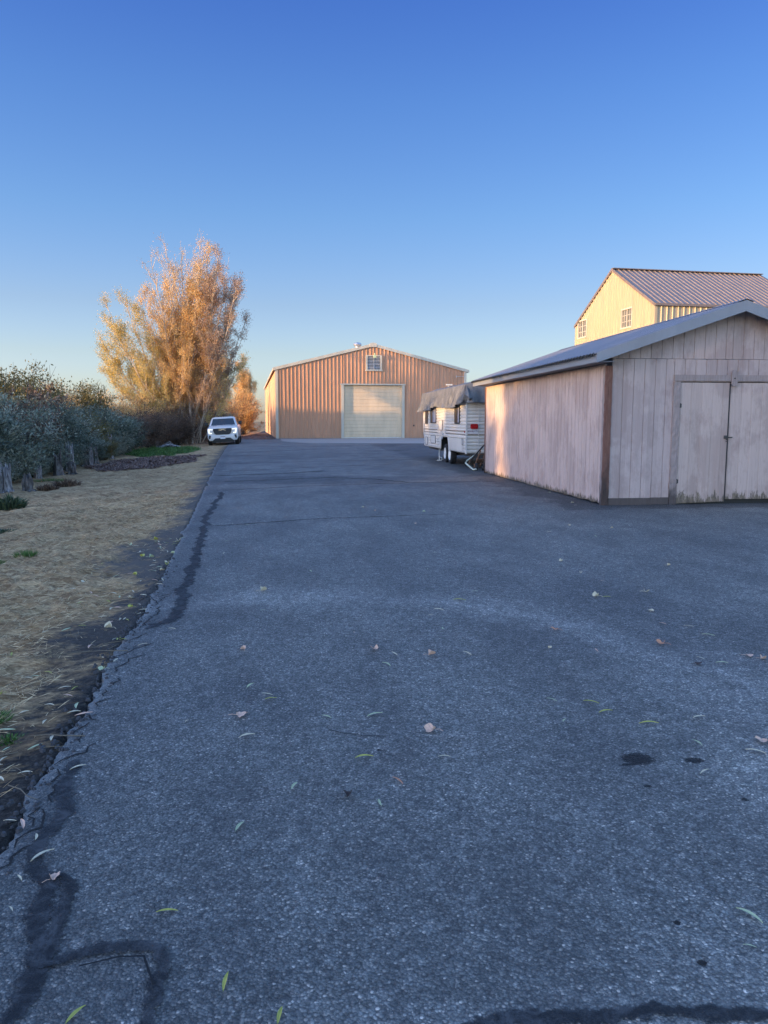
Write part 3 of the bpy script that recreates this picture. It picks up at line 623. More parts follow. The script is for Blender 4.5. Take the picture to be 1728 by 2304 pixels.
for (a, b, z0, z1) in WN:
    P = lambda s, z, o: C0+gu*s+gn*o+Vector((0,0,z)); fr = MB()
    for (s0, s1, q0, q1) in [(a-.05,a+.04,z0-.05,z1+.05),(b-.04,b+.05,z0-.05,z1+.05),(a+.04,b-.04,z0-.05,z0+.03),(a+.04,b-.04,z1-.03,z1+.05)]:
        fr.prism([P(s0,q0,.05),P(s1,q0,.05),P(s1,q1,.05),P(s0,q1,.05)], -gn*.09)
    w_ = fr.build('window', WHITE_TR, bn)
    m2 = MB().prism([P(a+.03,z0+.02,-.02),P(b-.03,z0+.02,-.02),P(b-.03,z1-.02,-.02),P(a+.03,z1-.02,-.02)], -gn*.01); m2.build('pane', m_glass('barn_glass', (.12,.12,.11), .2) if 'barn_glass' not in bpy.data.materials else bpy.data.materials['barn_glass'], w_).location = (0,0,0)
    m3 = MB(); mm = (a+b)/2
    m3.prism([P(mm-.03,z0+.03,.02),P(mm+.03,z0+.03,.02),P(mm+.03,z1-.03,.02),P(mm-.03,z1-.03,.02)], -gn*.03)
    for zq in (z0+(z1-z0)/3, z0+2*(z1-z0)/3): m3.prism([P(a+.04,zq-.014,.003),P(b-.04,zq-.014,.003),P(b-.04,zq+.014,.003),P(a+.04,zq+.014,.003)], -gn*.015)
    for sq in ((a+mm)/2, (b+mm)/2): m3.prism([P(sq-.012,z0+.03,.006),P(sq+.012,z0+.03,.006),P(sq+.012,z1-.03,.006),P(sq-.012,z1-.03,.006)], -gn*.015)
    m3.build('muntins', WHITE_TR, w_).location = (0,0,0)
ov = .06; eo = .10; V = lambda p, z: Vector((p.x, p.y, z)); dz = (YP-YE)/(GWd/2)*eo
r0, r1 = mid-lu*ov, mid+lu*(LN+ov); s0, s1 = C0-gu*eo-lu*ov, C0-gu*eo+lu*(LN+ov); t0, t1 = C1+gu*eo-lu*ov, C1+gu*eo+lu*(LN+ov)
mb = MB(); sheet_roof(mb, V(r0,YP+.06), V(r1,YP+.06), V(s1,YE-dz+.06), V(s0,YE-dz+.06), .305, .035, .03, .022); sheet_roof(mb, V(r0,YP+.06), V(r1,YP+.06), V(t1,YE-dz+.06), V(t0,YE-dz+.06), .305, .035, .03, .022)
mb.build('roof', BROWNROOF, bn, fixn=False)
for q in (s0, t0): MB().prism([V(r0,YP+.11),V(r0,YP-.05),V(q,YE-dz-.05),V(q,YE-dz+.11)], lu*-.03).build('rake_trim', BROWNTRIM, bn)
mb = MB(); mb.beam(V(s0,YE-dz+.05)-gu*.02, V(s1,YE-dz+.05)-gu*.02, .04, .12); mb.build('eave_trim', BROWNTRIM, bn)
mb = MB(); mb.beam(V(r0,YP+.10), V(r1,YP+.10), .3, .04); mb.build('ridge_cap', BROWNTRIM, bn)
MB().prism([C0-gu*.045+gn*.04, C0-gu*.045+lu*.1, C0-gu*.02+lu*.1, C0-gu*.02+gn*.01, C0+gu*.08+gn*.028, C0+gu*.08+gn*.045], (0,0,YE-.02)).build('corner_trim', YELLOW, bn)

# ------------------------------------------------------------------ travel trailer
TX0, TX1, TY0, TY1, TB, TT = 5.29, 7.72, 23.55, 31.55, .49, 2.60
tr = empty('travel_trailer', (TX0, TY0, 0), 'white corrugated travel trailer parked nose-away between the shed and warehouse', 'trailer')
def hsiding(mb, o, u, n, W, z0, z1, pitch=.11, depth=.022, zb=None):
    o = Vector(o); u = Vector(u); n = Vector(n); pr = []; z = z0
    while z < z1-1e-4: pr += [(z, 0), (min(z1, z+pitch*.35), depth), (min(z1, z+pitch*.75), depth*.9)]; z += pitch
    pr.append((z1, 0)); vs = []
    for z, d in pr: vs += [o+n*d+Vector((0,0,z)), o+u*W+n*d+Vector((0,0,z))]
    mb.add(vs, [(2*i, 2*i+1, 2*i+3, 2*i+2) for i in range(len(pr)-1)])
mb = MB(); U = (0,1,0); NN = (-1,0,0)
hsiding(mb, (TX0,TY0,0), U, NN, 2.62, TB, TT); hsiding(mb, (TX0,26.17,0), U, NN, 1.75, .94, TT); hsiding(mb, (TX0,27.92,0), U, NN, TY1-27.92, TB, TT)
mb.build('side_wall', TRAILER_W, tr, fixn=False)
mb = MB(); hsiding(mb, (TX0,TY0,0), (1,0,0), (0,-1,0), TX1-TX0, TB, TT, .11, .020); mb.build('rear_wall', TRAILER_W, tr, fixn=False)
mb = MB(); mb.box(TX1-.02, TX1, TY0, TY1, TB, TT); mb.loft([[(TX0,TY1,.70),(TX1,TY1,.70),(TX1,TY1-.4,TB),(TX0,TY1-.4,TB)],[(TX0,TY1+.35,1.0),(TX1,TY1+.35,1.0),(TX1,TY1+.34,1.02),(TX0,TY1+.34,1.02)],[(TX0,TY1+.42,1.7),(TX1,TY1+.42,1.7),(TX1,TY1,1.7),(TX0,TY1,1.7)],[(TX0,TY1,TT),(TX1,TY1,TT),(TX1,TY1-.3,TT),(TX0,TY1-.3,TT)]])
mb.build('nose', TRAILER_W, tr)
rf = [[(TX0+(TX1-TX0)*t, y, TT+.13*math.sin(math.pi*t)) for t in [i/10 for i in range(11)]] for y in (TY0, TY1)]
MB().loft(rf, False, False).build('roof', TRAILER_W, tr, fixn=False)
MB().box(TX0+.05, TX1-.05, TY0+.05, 26.1, TB-.02, TB).box(TX0+.05, TX1-.05, 27.95, TY1-.4, TB-.02, TB).box(TX0+.7, TX1-.7, 26.1, 27.95, TB-.02, TB).build('floor_pan', BLACK, tr)
for x in (TX0+.35, TX1-.4): MB().box(x, x+.05, TY0-.1, TY1+.9, TB-.15, TB-.022).build('chassis_rail', STEEL, tr)
MB().box(TX0+.012, TX0+.03, 26.17, 27.92, TB, .96).box(TX0+.03, TX0+.69, 26.15, 26.17, .3, .96).box(TX0+.03, TX0+.69, 27.93, 27.95, .3, .96).box(TX0+.03,TX0+.69,26.17,27.92,.945,.96).build('wheel_well', BLACK, tr) if False else None
MB().box(TX0+.02, TX0+.7, 26.15, 26.17, .45, .94).box(TX0+.02, TX0+.7, 27.925, 27.945, .45, .94).box(TX0+.02, TX0+.7, 26.172, 27.922, .942, .955).box(TX0+.7, TX0+.72, 26.17, 27.92, .45, .94).build('wheel_well', BLACK, tr)
for q in [[(26.17,.94),(26.17,.49),(26.30,.49),(26.42,.80),(26.55,.94)], [(27.92,.94),(27.92,.49),(27.86,.49),(27.75,.80),(27.6,.94)]]:
    MB().prism([(TX0-.026, y, z) for y, z in q], (.03,0,0)).build('wheel_arch_trim', TRAILER_TRIM, tr)
def wheel(parent, x, y, r, wd, rimm, side=-1):
    t = MB().lathe((x, y, r), (1,0,0), [(-wd/2+.02,r*.62),(-wd/2,r*.7),(-wd/2,r*.9),(-wd/2+.03,r),(wd/2-.03,r),(wd/2,r*.9),(wd/2,r*.6)], 36)
    wh_ = t.build('wheel', RUBBER, parent, smooth=True)
    s = side; rr = [(s*(wd/2-.05),r*.62),(s*(wd/2+.002),r*.60),(s*(wd/2-.03),r*.52),(s*(wd/2-.05),r*.3),(s*(wd/2-.01),r*.2),(s*(wd/2+.01),r*.12),(s*(wd/2+.01),0)]
    MB().lathe((x, y, r), (1,0,0), rr, 30).build('rim', rimm, wh_, smooth=True).location = (0,0,0)
    return wh_
for y in (26.55, 27.42):
    wheel(tr, TX0+.16, y, .335, .2, RIMW); wheel(tr, TX1-.16, y, .335, .2, RIMW, 1)
MB().cyl((6.5,26.55,.335),(1,0,0),.04,2.0,10).cyl((6.5,27.42,.335),(1,0,0),.04,2.0,10).build('axle', STEEL, tr)
for z, h in ((1.175,.028),(1.075,.02)):
    MB().box(TX0-.027, TX0-.0235, TY0+.05, 26.9, z, z+h).box(TX0-.027, TX0-.0235, 28.45, TY1, z, z+h).build('stripe', STRIPE, tr)
MB().box(TX0+.03, TX1-.03, TY0-.027, TY0-.0235, 1.07, 1.095).build('stripe', STRIPE, tr)
def wnd(y0, y1, z0, z1, cur=None):
    fr = MB(); d = TX0-.04
    fr.box(d, TX0, y0-.04, y0, z0-.04, z1+.04).box(d, TX0, y1, y1+.04, z0-.04, z1+.04).box(d, TX0, y0, y1, z0-.04, z0).box(d, TX0, y0, y1, z1, z1+.04).box(d, TX0, (y0+y1)/2-.012, (y0+y1)/2+.012, z0, z1) 
    w_ = fr.build('window', BLACK, tr); MB().box(TX0-.031, TX0-.024, y0, y1, z0, z1).build('pane', TGLASS, w_).location = (0,0,0)
    if cur: MB().box(TX0-.0345, TX0-.0325, y0+cur[0]*(y1-y0), y0+cur[1]*(y1-y0), z0, z1).build('curtain', CURT, w_).location = (0,0,0)
wnd(24.52, 25.28, 1.46, 2.05, (.1,.35)); wnd(28.82, 29.95, 1.47, 2.1, (0,.6)); wnd(30.65, 31.2, 1.43, 2.08)
def hatch(y0, y1, z0, z1):
    r = min(y1-y0, z1-z0)*.22; pts = []
    for cx, cz, a0 in ((y1-r,z1-r,0),(y0+r,z1-r,90),(y0+r,z0+r,180),(y1-r,z0+r,270)):
        pts += [(TX0-.0235, cx+r*math.cos(rad(a0+k*22.5)), cz+r*math.sin(rad(a0+k*22.5))) for k in range(5)]
    h = MB().prism(pts, (-.012,0,0)).build('hatch', TRAILER_TRIM, tr)
    n2 = len(pts); cy, cz = (y0+y1)/2, (z0+z1)/2
    MB().tube([(p[0]-.008,)+p[1:] for p in pts+[pts[0]]], .011, 4, False).build('hatch_seal', simple('grey_seal',(.12,.12,.12),.6) if 'grey_seal' not in bpy.data.materials else bpy.data.materials['grey_seal'], h).location = (0,0,0)
hatch(27.45, 28.1, 1.18, 1.55); hatch(28.85, 29.85, .66, .95); hatch(30.6, 31.2, .56, .86); hatch(23.95, 24.15, .75, .95)
MB().box(TX0-.026, TX0-.0235, 24.02, 26.1, .56, .93).build('cargo_door', TRAILER_W, tr)
MB().box(TX0-.03, TX0-.0135, 27.30, 27.55, 1.0, 1.12).box(TX0-.03, TX0-.0135, 27.65, 27.85, 1.03, 1.14).cyl((TX0-.02,27.5,.9),(1,0,0),.05,.02,12).build('service_ports', simple('port_grey',(.4,.4,.4),.5), tr)
for y in (28.42, 26.86, 30.52): MB().box(TX0-.03, TX0-.013, y, y+.03, (.95 if y < 27.9 else TB), TT-.1).build('seam_trim', TRAILER_TRIM, tr)
MB().box(TX0-.034, TX0+.015, TY0-.034, TY0+.035, TB-.02, TT).build('corner_trim', TRAILER_TRIM, tr)
MB().box(TX0+.37, TX0+.39, TY0-.03, TY0-.0135, .7, 2.2).build('rear_pole', TRAILER_TRIM, tr)
pts = []; 
for cx, cz, a0 in ((5.60,1.38,0),(5.44,1.38,90),(5.44,1.30,180),(5.60,1.30,270)): pts += [(cx+.04*math.cos(rad(a0+k*30)), TY0-.024, cz+.04*math.sin(rad(a0+k*30))) for k in range(4)]
MB().prism(pts, (0,-.05,0)).build('tail_light', RED, tr, bevel=.008)
MB().cyl((TX0-.025,23.75,1.17),(1,0,0),.03,.025,12).build('marker_light', RED, tr)
pl = MB().box(5.33, 5.65, TY0-.030, TY0-.0235, 1.115, 1.265).build('licence_plate', PLATE, tr)
def text(s, size, loc, rot, mat, parent, name='lettering', ext=.002):
    cu = bpy.data.curves.new(name, 'FONT'); cu.body = s; cu.size = size; cu.extrude = ext; cu.align_x = 'CENTER'; cu.align_y = 'CENTER'
    t = bpy.data.objects.new('tmp', cu); COL.objects.link(t); bpy.context.view_layer.update()
    m = bpy.data.meshes.new_from_object(t.evaluated_get(bpy.context.evaluated_depsgraph_get())); bpy.data.objects.remove(t)
    m.materials.clear(); m.materials.append(mat); o = bpy.data.objects.new(name, m); COL.objects.link(o); o.parent = parent; o.location = loc; o.rotation_euler = rot; return o
text('4N4617N', .085, (5.49-TX0+TX0, TY0-.033, 1.185), (rad(90),0,0), INK, pl)
MB().box(TX0+.1, TX1-.1, TY0-.14, TY0-.04, TB-.14, TB-.02).build('bumper', STEEL, tr)
mb = MB().tube([(TX0+.1,28.7,TB),(TX0+.1,28.7,.03)], .022, 8).box(TX0+.02, TX0+.18, 28.62, 28.78, 0, .03).tube([(TX0+.3,29.4,TB),(TX0+.12,28.9,.25),(TX0+.1,28.72,.2)], .016, 6).tube([(TX0+.1,28.7,.14),(TX0+.1,28.2,.14),(TX0+.1,28.15,.05)], .014, 6)
mb.build('stabiliser_jack', simple('pale_jack_paint',(.5,.5,.47),.5), tr)
MB().tube([(TX0+.2,TY0+.2,TB-.1),(TX0+.02,TY0-.2,.1),(TX0+.1,TY0-.3,.02)], .02, 6).build('stabiliser_jack', RUST, tr)
MB().tube([(TX0+.6,29.6,2.7),(TX0+.6,29.6,2.95)], .02, 6).box(TX0+.5, TX0+.75, 29.5, 29.6, 2.9, 2.95).build('roof_antenna', TRAILER_TRIM, tr)
# tarpaulin draped over it
ta = MB(); NS, NT_ = 64, 90; vs = []
low = [(23.4,2.06),(24.3,2.03),(24.7,1.95),(25.6,1.94),(26.9,1.99),(28.4,2.03),(28.9,2.0),(29.3,1.94),(31.3,1.92),(32.1,1.90)]
def lowz(y):
    for (a, za), (b, zb) in zip(low, low[1:]):
        if y <= b: return za+(zb-za)*(y-a)/(b-a)
    return low[-1][1]
for j in range(NT_+1):
    y = 23.42+(32.0-23.42)*j/NT_
    for i in range(NS+1):
        s = i/NS
        if s < .28:                                # left hanging skirt
            t = s/.28; z = lowz(y)+(TT+.05-lowz(y))*t; fold = noise.noise(Vector((y*2.6+z*.6, z*1.2, 0)))*.14+noise.noise(Vector((y*7+z, z*2.5, 4)))*.07
            flare = (1-t)*.10; x = TX0-.05-flare-abs(fold)*(1.2-t); z += .05*noise.noise(Vector((y*4, 1, 2)))*(1-t)
            yy = y + .05*noise.noise(Vector((y*3, z*3, 8)))*(1-t)
            vs.append((x, yy, z))
        elif s > .80:
            t = (s-.80)/.20; vs.append((TX1+.05+.06*t, y, TT+.05-(.55)*t))
        else:
            t = (s-.28)/.52; x = TX0-.05+(TX1-TX0+.10)*t
            sag = .035*noise.noise(Vector((x*1.7, y*1.2, 5)))+.02*noise.noise(Vector((x*5, y*3.5, 5)))
            hump = .20*math.sin(math.pi*min(1, t*1.25) if t < .8 else math.pi)
            hump = .21*(1-(2*t-1)**2) * (1 if y < 30.6 else .7)
            z = TT+.05+hump+abs(sag)+.03*math.sin(y*2.3+1)*(t*(1-t)*4)
            vs.append((x, y, z))
W_ = NS+1
ta.add(vs, [(j*W_+i, j*W_+i+1, (j+1)*W_+i+1, (j+1)*W_+i) for j in range(NT_) for i in range(NS)])
# rear flap hanging over the back wall with a gathered corner
vs = []; RN, RM = 40, 14
for j in range(RM+1):
    t = j/RM
    for i in range(RN+1):
        u = i/RN; x = TX0-.05+(TX1-TX0+.1)*u; top = TT+.05+.21*(1-(2*u-1)**2)
        bot = 2.08+.05*u+.03*noise.noise(Vector((x*3, 0, 0)))
        z = top+(bot-top)*t; y = 23.42-.02-t*(.05+.10*abs(noise.noise(Vector((x*3, t*1.5, 2)))))-.12*math.exp(-((u-.06)/.05)**2)*t
        vs.append((x, y, z))
W2 = RN+1; ta.add(vs, [(j*W2+i, j*W2+i+1, (j+1)*W2+i+1, (j+1)*W2+i) for j in range(RM) for i in range(RN)])
ta.add([(TX0-.05,23.43,TT+.05),(TX0-.14,23.30,2.35),(TX0-.02,23.10,2.20),(TX0+.10,23.22,2.22),(TX0-.2,23.6,2.07),(TX0+.02,23.36,2.1)], [(0,1,2),(0,2,3),(0,4,1),(1,4,5,2),(2,5,3)])
ta.build('tarpaulin', TARP, smooth=True, fixn=False, label='crumpled grey tarpaulin draped over the white travel trailer roof', cat='tarpaulin')

# ------------------------------------------------------------------ old wheeled cart leaning at the shed's far corner
ct = empty('hand_cart', (5.5, 22.6, 0), 'old rusty wheeled cart with a dark handle, wedged by the shed\'s far corner', 'cart')
MB().tube([(5.30,22.95,.32),(5.62,22.7,.75),(5.9,22.5,1.0)], .025, 8).build('handle', BLACK, ct)
MB().tube([(5.2,23.0,.3),(5.12,22.9,.22),(5.28,22.5,.04),(5.36,22.45,.06)], .028, 8).tube([(5.2,23.0,.3),(5.42,22.95,.46)], .022, 8).build('drawbar', PALE_TUBE, ct)
mb = MB()
for a, b in [((5.36,22.75,.1),(5.52,22.6,.62)),((5.56,22.85,.1),(5.72,22.7,.62)),((5.36,22.75,.18),(5.56,22.85,.18)),((5.42,22.69,.34),(5.62,22.79,.34)),((5.48,22.64,.5),(5.68,22.74,.5))]: mb.beam(a, b, .035, .03)
mb.prism([(5.40,22.72,.22),(5.6,22.82,.22),(5.64,22.78,.33),(5.44,22.68,.33)], (.0,.04,.03)); mb.build('frame', RUST, ct)
for x in (5.40, 5.62): wheel(ct, x, 22.66, .12, .06, STEEL)

# ------------------------------------------------------------------ white pickup
tk = empty('pickup_truck', (-3.85, 50.4, -.02), 'white pickup truck with lit headlamps parked on the left verge by the bushes', 'truck')
def P_(mb, name, mat, par=None, **k):
    o = mb.build(name, mat, None, **k); o.parent = par or tk; return o
cx = -1.0                                            # centre line in truck space
def ring(s, hw, zb, zt, cr=.05, ch=.12):
    return [(cx-hw+.05,s,zb),(cx-hw,s,zb+.1),(cx-hw,s,zt-ch),(cx-hw+ch*.9,s,zt-.01),(cx-hw*.4,s,zt+cr*.8),(cx+hw*.4,s,zt+cr*.8),(cx+hw-ch*.9,s,zt-.01),(cx+hw,s,zt-ch),(cx+hw,s,zb+.1),(cx+hw-.05,s,zb)]
body = P_(MB().loft([ring(.0,.90,.50,1.10,.03), ring(.10,.97,.46,1.16,.04), ring(.5,1.0,.46,1.24,.05), ring(1.35,1.01,.46,1.30,.05), ring(1.5,1.01,.46,1.31,.02), ring(3.8,1.01,.46,1.32,.02), ring(5.85,1.0,.5,1.32,.01)]), 'body', CARW, smooth=True, bevel=.012)
def cab_ring(z, y0, y1, hw): return [(cx-hw,y0+.12,z),(cx-hw+.1,y0,z),(cx+hw-.1,y0,z),(cx+hw,y0+.12,z),(cx+hw,y1-.08,z),(cx+hw-.08,y1,z),(cx-hw+.08,y1,z),(cx-hw,y1-.08,z)]
P_(MB().loft([cab_ring(1.28,1.35,3.8,.93), cab_ring(1.78,2.02,3.68,.77), cab_ring(1.86,2.2,3.6,.70), cab_ring(1.885,2.45,3.5,.55)]), 'cab', CARW, smooth=True)
n_ = Vector((0, -.5, .66)).normalized()*.012
lp = lambda t, hw0, hw1: (hw0+(hw1-hw0)*t, 1.35+.67*t, 1.28+.5*t)
a, b = lp(.08,.80,.66), lp(.93,.80,.66)
P_(MB().prism([Vector((cx-a[0],a[1],a[2]))+n_, Vector((cx+a[0],a[1],a[2]))+n_, Vector((cx+b[0],b[1],b[2]))+n_, Vector((cx-b[0],b[1],b[2]))+n_], n_*.6), 'windshield', GLASS)
for s in (-1, 1):
    for y0, y1 in ((1.75,2.55),(2.62,3.45)):
        q = lambda z: .93+(.77-.93)*(z-1.28)/.5+.006
        P_(MB().prism([(cx+s*q(1.36),y0,1.36),(cx+s*q(1.36),y1,1.36),(cx+s*q(1.72),y1-.05,1.72),(cx+s*q(1.72),max(y0,2.08),1.72)], (s*.006,0,0)), 'side_window', GLASS)
    P_(MB().box(cx+s*1.12-.11, cx+s*1.12+.11, 1.6, 1.72, 1.32, 1.56), 'mirror', BLACK if s < 0 else BLACK, bevel=.03)
    P_(MB().box(cx+s*.97-.12*s if s>0 else cx-.97, cx+s*1.08 if s>0 else cx-.85, 1.62, 1.66, 1.3, 1.36) if False else MB().beam((cx+s*.9,1.68,1.33),(cx+s*1.1,1.66,1.36),.04,.05), 'mirror_arm', BLACK)
    # headlamp housing, bright C-shaped lamp, fog lamp recess
    h = P_(MB().prism([(cx+s*.58,-.012,1.09),(cx+s*.90,.02,1.13),(cx+s*.96,.06,1.0),(cx+s*.93,.03,.80),(cx+s*.66,-.012,.78)], (0,.05,0)), 'headlight', LENS)
    P_(MB().prism([(cx+s*.60,-.03,1.08),(cx+s*.92,0,1.12),(cx+s*.92,0,1.05),(cx+s*.62,-.03,1.02)], (0,.015,0)).prism([(cx+s*.82,-.02,1.046),(cx+s*.93,-.005,1.046),(cx+s*.90,-.005,.86),(cx+s*.80,-.02,.86)], (0,.015,0)).prism([(cx+s*.66,-.03,.855),(cx+s*.90,-.005,.855),(cx+s*.88,-.005,.79),(cx+s*.68,-.03,.79)], (0,.015,0)), 'lamp', HEADL, h)
    P_(MB().prism([(cx+s*.74,-.06,.68),(cx+s*.88,-.05,.70),(cx+s*.90,-.05,.48),(cx+s*.80,-.06,.47)], (0,.03,0)), 'fog_light', BLACK)
P_(MB().prism([(cx-.58,-.015,1.12),(cx+.58,-.015,1.12),(cx+.60,-.015,1.0),(cx+.52,-.02,.80),(cx+.42,-.02,.73),(cx-.42,-.02,.73),(cx-.52,-.02,.80),(cx-.60,-.015,1.0)], (0,-.03,0)), 'grille', BLACK)
gp = P_(MB().box(cx-.52, cx+.52, -.056, -.05, .90, .905).box(cx-.5, cx+.5, -.056, -.05, .82, .825), 'grille_bars', simple('dark_chrome',(.12,.12,.13),.3,.1,3,.8))
t_ = text('GMC', .17, (cx, -.062, 1.035), (rad(90),0,0), CHROME, tk, 'emblem', .006); t_.scale = (1.25,1,1)
P_(MB().loft([[(cx-.94,.0,.72),(cx+.94,.0,.72),(cx+.96,.25,.72),(cx-.96,.25,.72)],[(cx-.93,-.05,.62),(cx+.93,-.05,.62),(cx+.98,.25,.62),(cx-.98,.25,.62)],[(cx-.90,-.05,.46),(cx+.90,-.05,.46),(cx+.97,.25,.46),(cx-.97,.25,.46)],[(cx-.86,-.01,.34),(cx+.86,-.01,.34),(cx+.9,.25,.34),(cx-.9,.25,.34)]]), 'bumper', CARW, bevel=.015)
P_(MB().prism([(cx-.48,-.055,.50),(cx+.48,-.055,.50),(cx+.68,-.055,.33),(cx-.68,-.055,.33)], (0,.06,0)).box(cx-.7, cx+.7, .0, .3, .22, .337), 'air_intake', BLACK)
lpz = P_(MB().box(cx-.16, cx+.16, -.075, -.06, .44, .60), 'licence_plate', PLATE)
P_(MB().box(cx-.155, cx+.155, -.078, -.0755, .565, .60), 'plate_frame', simple('plate_dark',(.05,.04,.05),.5), lpz)
for s in (-1, 1):
    for y in (.98, 4.65):
        P_(MB().cyl((cx+s*.965, y, .56), (1,0,0), .47, .1, 28), 'wheel_arch', BLACK)
        t2 = MB().lathe((cx+s*.87, y, .40), (1,0,0), [(-.13,.25),(-.13,.36),(-.1,.40),(.1,.40),(.13,.36),(.13,.25)], 30); w_ = P_(t2, 'wheel', RUBBER, smooth=True)
        P_(MB().lathe((cx+s*.87, y, .40), (1,0,0), [(s*.06,.26),(s*.132,.25),(s*.10,.2),(s*.08,.1),(s*.12,.05),(s*.12,0)], 24), 'rim', GALV, w_, smooth=True)
P_(MB().box(cx-.85, cx+.85, .3, 5.6, .3, .5), 'underbody', BLACK)
P_(MB().box(cx-.85, cx+.85, 3.9, 5.75, 1.34, 1.345), 'bed_cover', BLACK)
P_(MB().tube([(cx+.45,2.6,1.86),(cx+.45,2.75,1.94)], .02, 5), 'antenna', BLACK)
tk.rotation_euler = (0, rad(-3.0), rad(2.5))

# ------------------------------------------------------------------ foliage
def leaf_mesh(name, C, L, elong, mat, seed=0, up=.2, dirs=None, curl=0):
    """C: (N,3) leaf centres; L: leaf length array; every leaf is a small rhombus"""
    rg = np.random.default_rng(seed); n = len(C); L = np.broadcast_to(L, (n,))
    d = rg.normal(size=(n,3)); 
    if dirs is not None: d = d*.6+dirs
    d[:,2] += up; d /= np.linalg.norm(d, axis=1)[:,None]+1e-9
    r = rg.normal(size=(n,3)); s = np.cross(d, r); s /= np.linalg.norm(s, axis=1)[:,None]+1e-9
    h = (L/2)[:,None]; wv = s*h*elong
    V_ = np.stack([C-d*h, C+wv, C+d*h, C-wv], 1).reshape(-1,3)
    me = bpy.data.meshes.new(name); me.vertices.add(4*n); me.vertices.foreach_set('co', V_.astype(np.float32).ravel())
    me.loops.add(4*n); me.loops.foreach_set('vertex_index', np.arange(4*n, dtype=np.int32))
    me.polygons.add(n); me.polygons.foreach_set('loop_start', np.arange(0,4*n,4,dtype=np.int32)); me.polygons.foreach_set('loop_total', np.full(n,4,dtype=np.int32))
    me.materials.append(mat); me.update(calc_edges=True)
    return me
def set_rnd(me, vals):
    a = me.attributes.new('rnd', 'FLOAT', 'FACE'); a.data.foreach_set('value', np.clip(vals, 0, 1).astype(np.float32))
def mobj(name, me, parent=None):
    o = bpy.data.objects.new(name, me); COL.objects.link(o)
    if parent is not None: o.parent = parent
    return o
def bush(name, h, w, nb, per, leafL, elong, leafmat, bark, seed, droop=0.0, lowfill=.25, label='', group=None, bare=.0):
    rg = np.random.default_rng(seed); st = MB(); pts = []; cl = []; dd = []
    for b in range(nb):
        az = rg.uniform(0, 2*math.pi); rr = math.sqrt(rg.uniform(0,1)); hh = h*(1-.30*rr**2.2)*rg.uniform(.72,1.04); lo = rg.uniform(0,1) < lowfill
        if lo: hh *= rg.uniform(.25,.65)
        end = np.array([math.cos(az)*rr*w/2, math.sin(az)*rr*w/2, hh]); base = np.array([math.cos(az)*rr*w*.12, math.sin(az)*rr*w*.12, 0])
        ctl = base*.3+end*.7; ctl[2] = hh*(.45+droop); ctl[:2] *= (.55+.6*droop)
        T = np.linspace(0,1,7); P3 = [(1-t)**2*base+2*t*(1-t)*ctl+t*t*end for t in T]
        P3 = [p+rg.normal(size=3)*.03*h*t for p, t in zip(P3, T)]
        st.tube(P3, [max(.004*h*(1-t)+.0012*h, .004) for t in T], 4, False)
        n = int(per*rg.uniform(.5,1.4)); t = rg.uniform(.22 if not lo else .05, 1.02, n)**.8
        Pm = np.array(P3); idx = np.clip(t*6, 0, 5.999); i0 = idx.astype(int); fr = (idx-i0)[:,None]; q = Pm[i0]*(1-fr)+Pm[np.minimum(i0+1,6)]*fr
        # short side twigs: leaves cluster on them
        k = 14; tw = rg.normal(size=(k,3)); tw[:,2] = np.abs(tw[:,2])*.6+.2; tw /= np.linalg.norm(tw,axis=1)[:,None]
        twt = rg.uniform(.25,1,k); sel = rg.integers(0,k,n); q = Pm[np.clip((twt[sel]*6).astype(int),0,6)]
        ln = rg.uniform(0,1,n)**.7*w*.20*(1.15-.6*twt[sel]); q = q+tw[sel]*ln[:,None]+rg.normal(size=(n,3))*.028*w
        for kk in range(k):
            p0 = Pm[min(6,int(twt[kk]*6))]; st.tube([p0, p0+tw[kk]*w*.20*(1.15-.6*twt[kk])], [.0018*h, .0008*h], 3, False)
        q[:,2] = np.maximum(q[:,2], .02); pts.append(q); cl.append(np.full(n, rg.uniform(.15,.85))+rg.normal(size=n)*.16); dd.append(tw[sel])
    C = np.concatenate(pts); me = leaf_mesh('crown', C, leafL*rg.uniform(.6,1.3,len(C)), elong, leafmat, seed+1, .3, np.concatenate(dd))
    set_rnd(me, np.concatenate(cl))
    root = empty(name, (0,0,0), label, 'shrub', group)
    mobj('crown', me, root); o = st.build('stems', bark, None, fixn=False); o.parent = root
    return root
L_BLUE = m_leaf('bluegreen_leaves', [(.04,.06,.045),(.11,.14,.105),(.20,.235,.17),(.36,.37,.28)], .2)
L_SAGE = m_leaf('sage_leaves', [(.07,.085,.065),(.18,.205,.15),(.28,.30,.22),(.42,.43,.33)], .2)
L_OLIVE = m_leaf('olive_leaves', [(.05,.05,.022),(.12,.105,.035),(.20,.16,.05),(.30,.22,.07)], .3)
L_BROWN = m_leaf('brown_leaves', [(.04,.028,.022),(.10,.065,.045),(.18,.11,.07),(.26,.18,.12)], .25)
L_ORANGE = m_leaf('orange_leaves', [(.38,.21,.09),(.66,.42,.17),(.80,.56,.24),(.82,.66,.38)], .5)
L_YG = m_leaf('yellow_green_leaves', [(.30,.26,.08),(.58,.46,.15),(.74,.56,.22),(.62,.60,.32)], .5)
L_DARK = m_leaf('dark_plant_leaves', [(.02,.035,.022),(.04,.065,.035),(.07,.10,.05),(.10,.14,.07)], .15)
SRC = {}
def mk(key, *a, **k): SRC[key] = bush(*a, **k)
mk('blue1', 'shrub', 3.1, 3.9, 95, 300, .125, .30, L_BLUE, BARK, 11, .15, .5)
mk('blue2', 'shrub', 3.2, 3.8, 80, 300, .115, .26, L_SAGE, BARK, 12, .1, .35)
mk('olive', 'shrub', 3.2, 3.8, 70, 320, .10, .38, L_OLIVE, BARK, 13, .1, .3)
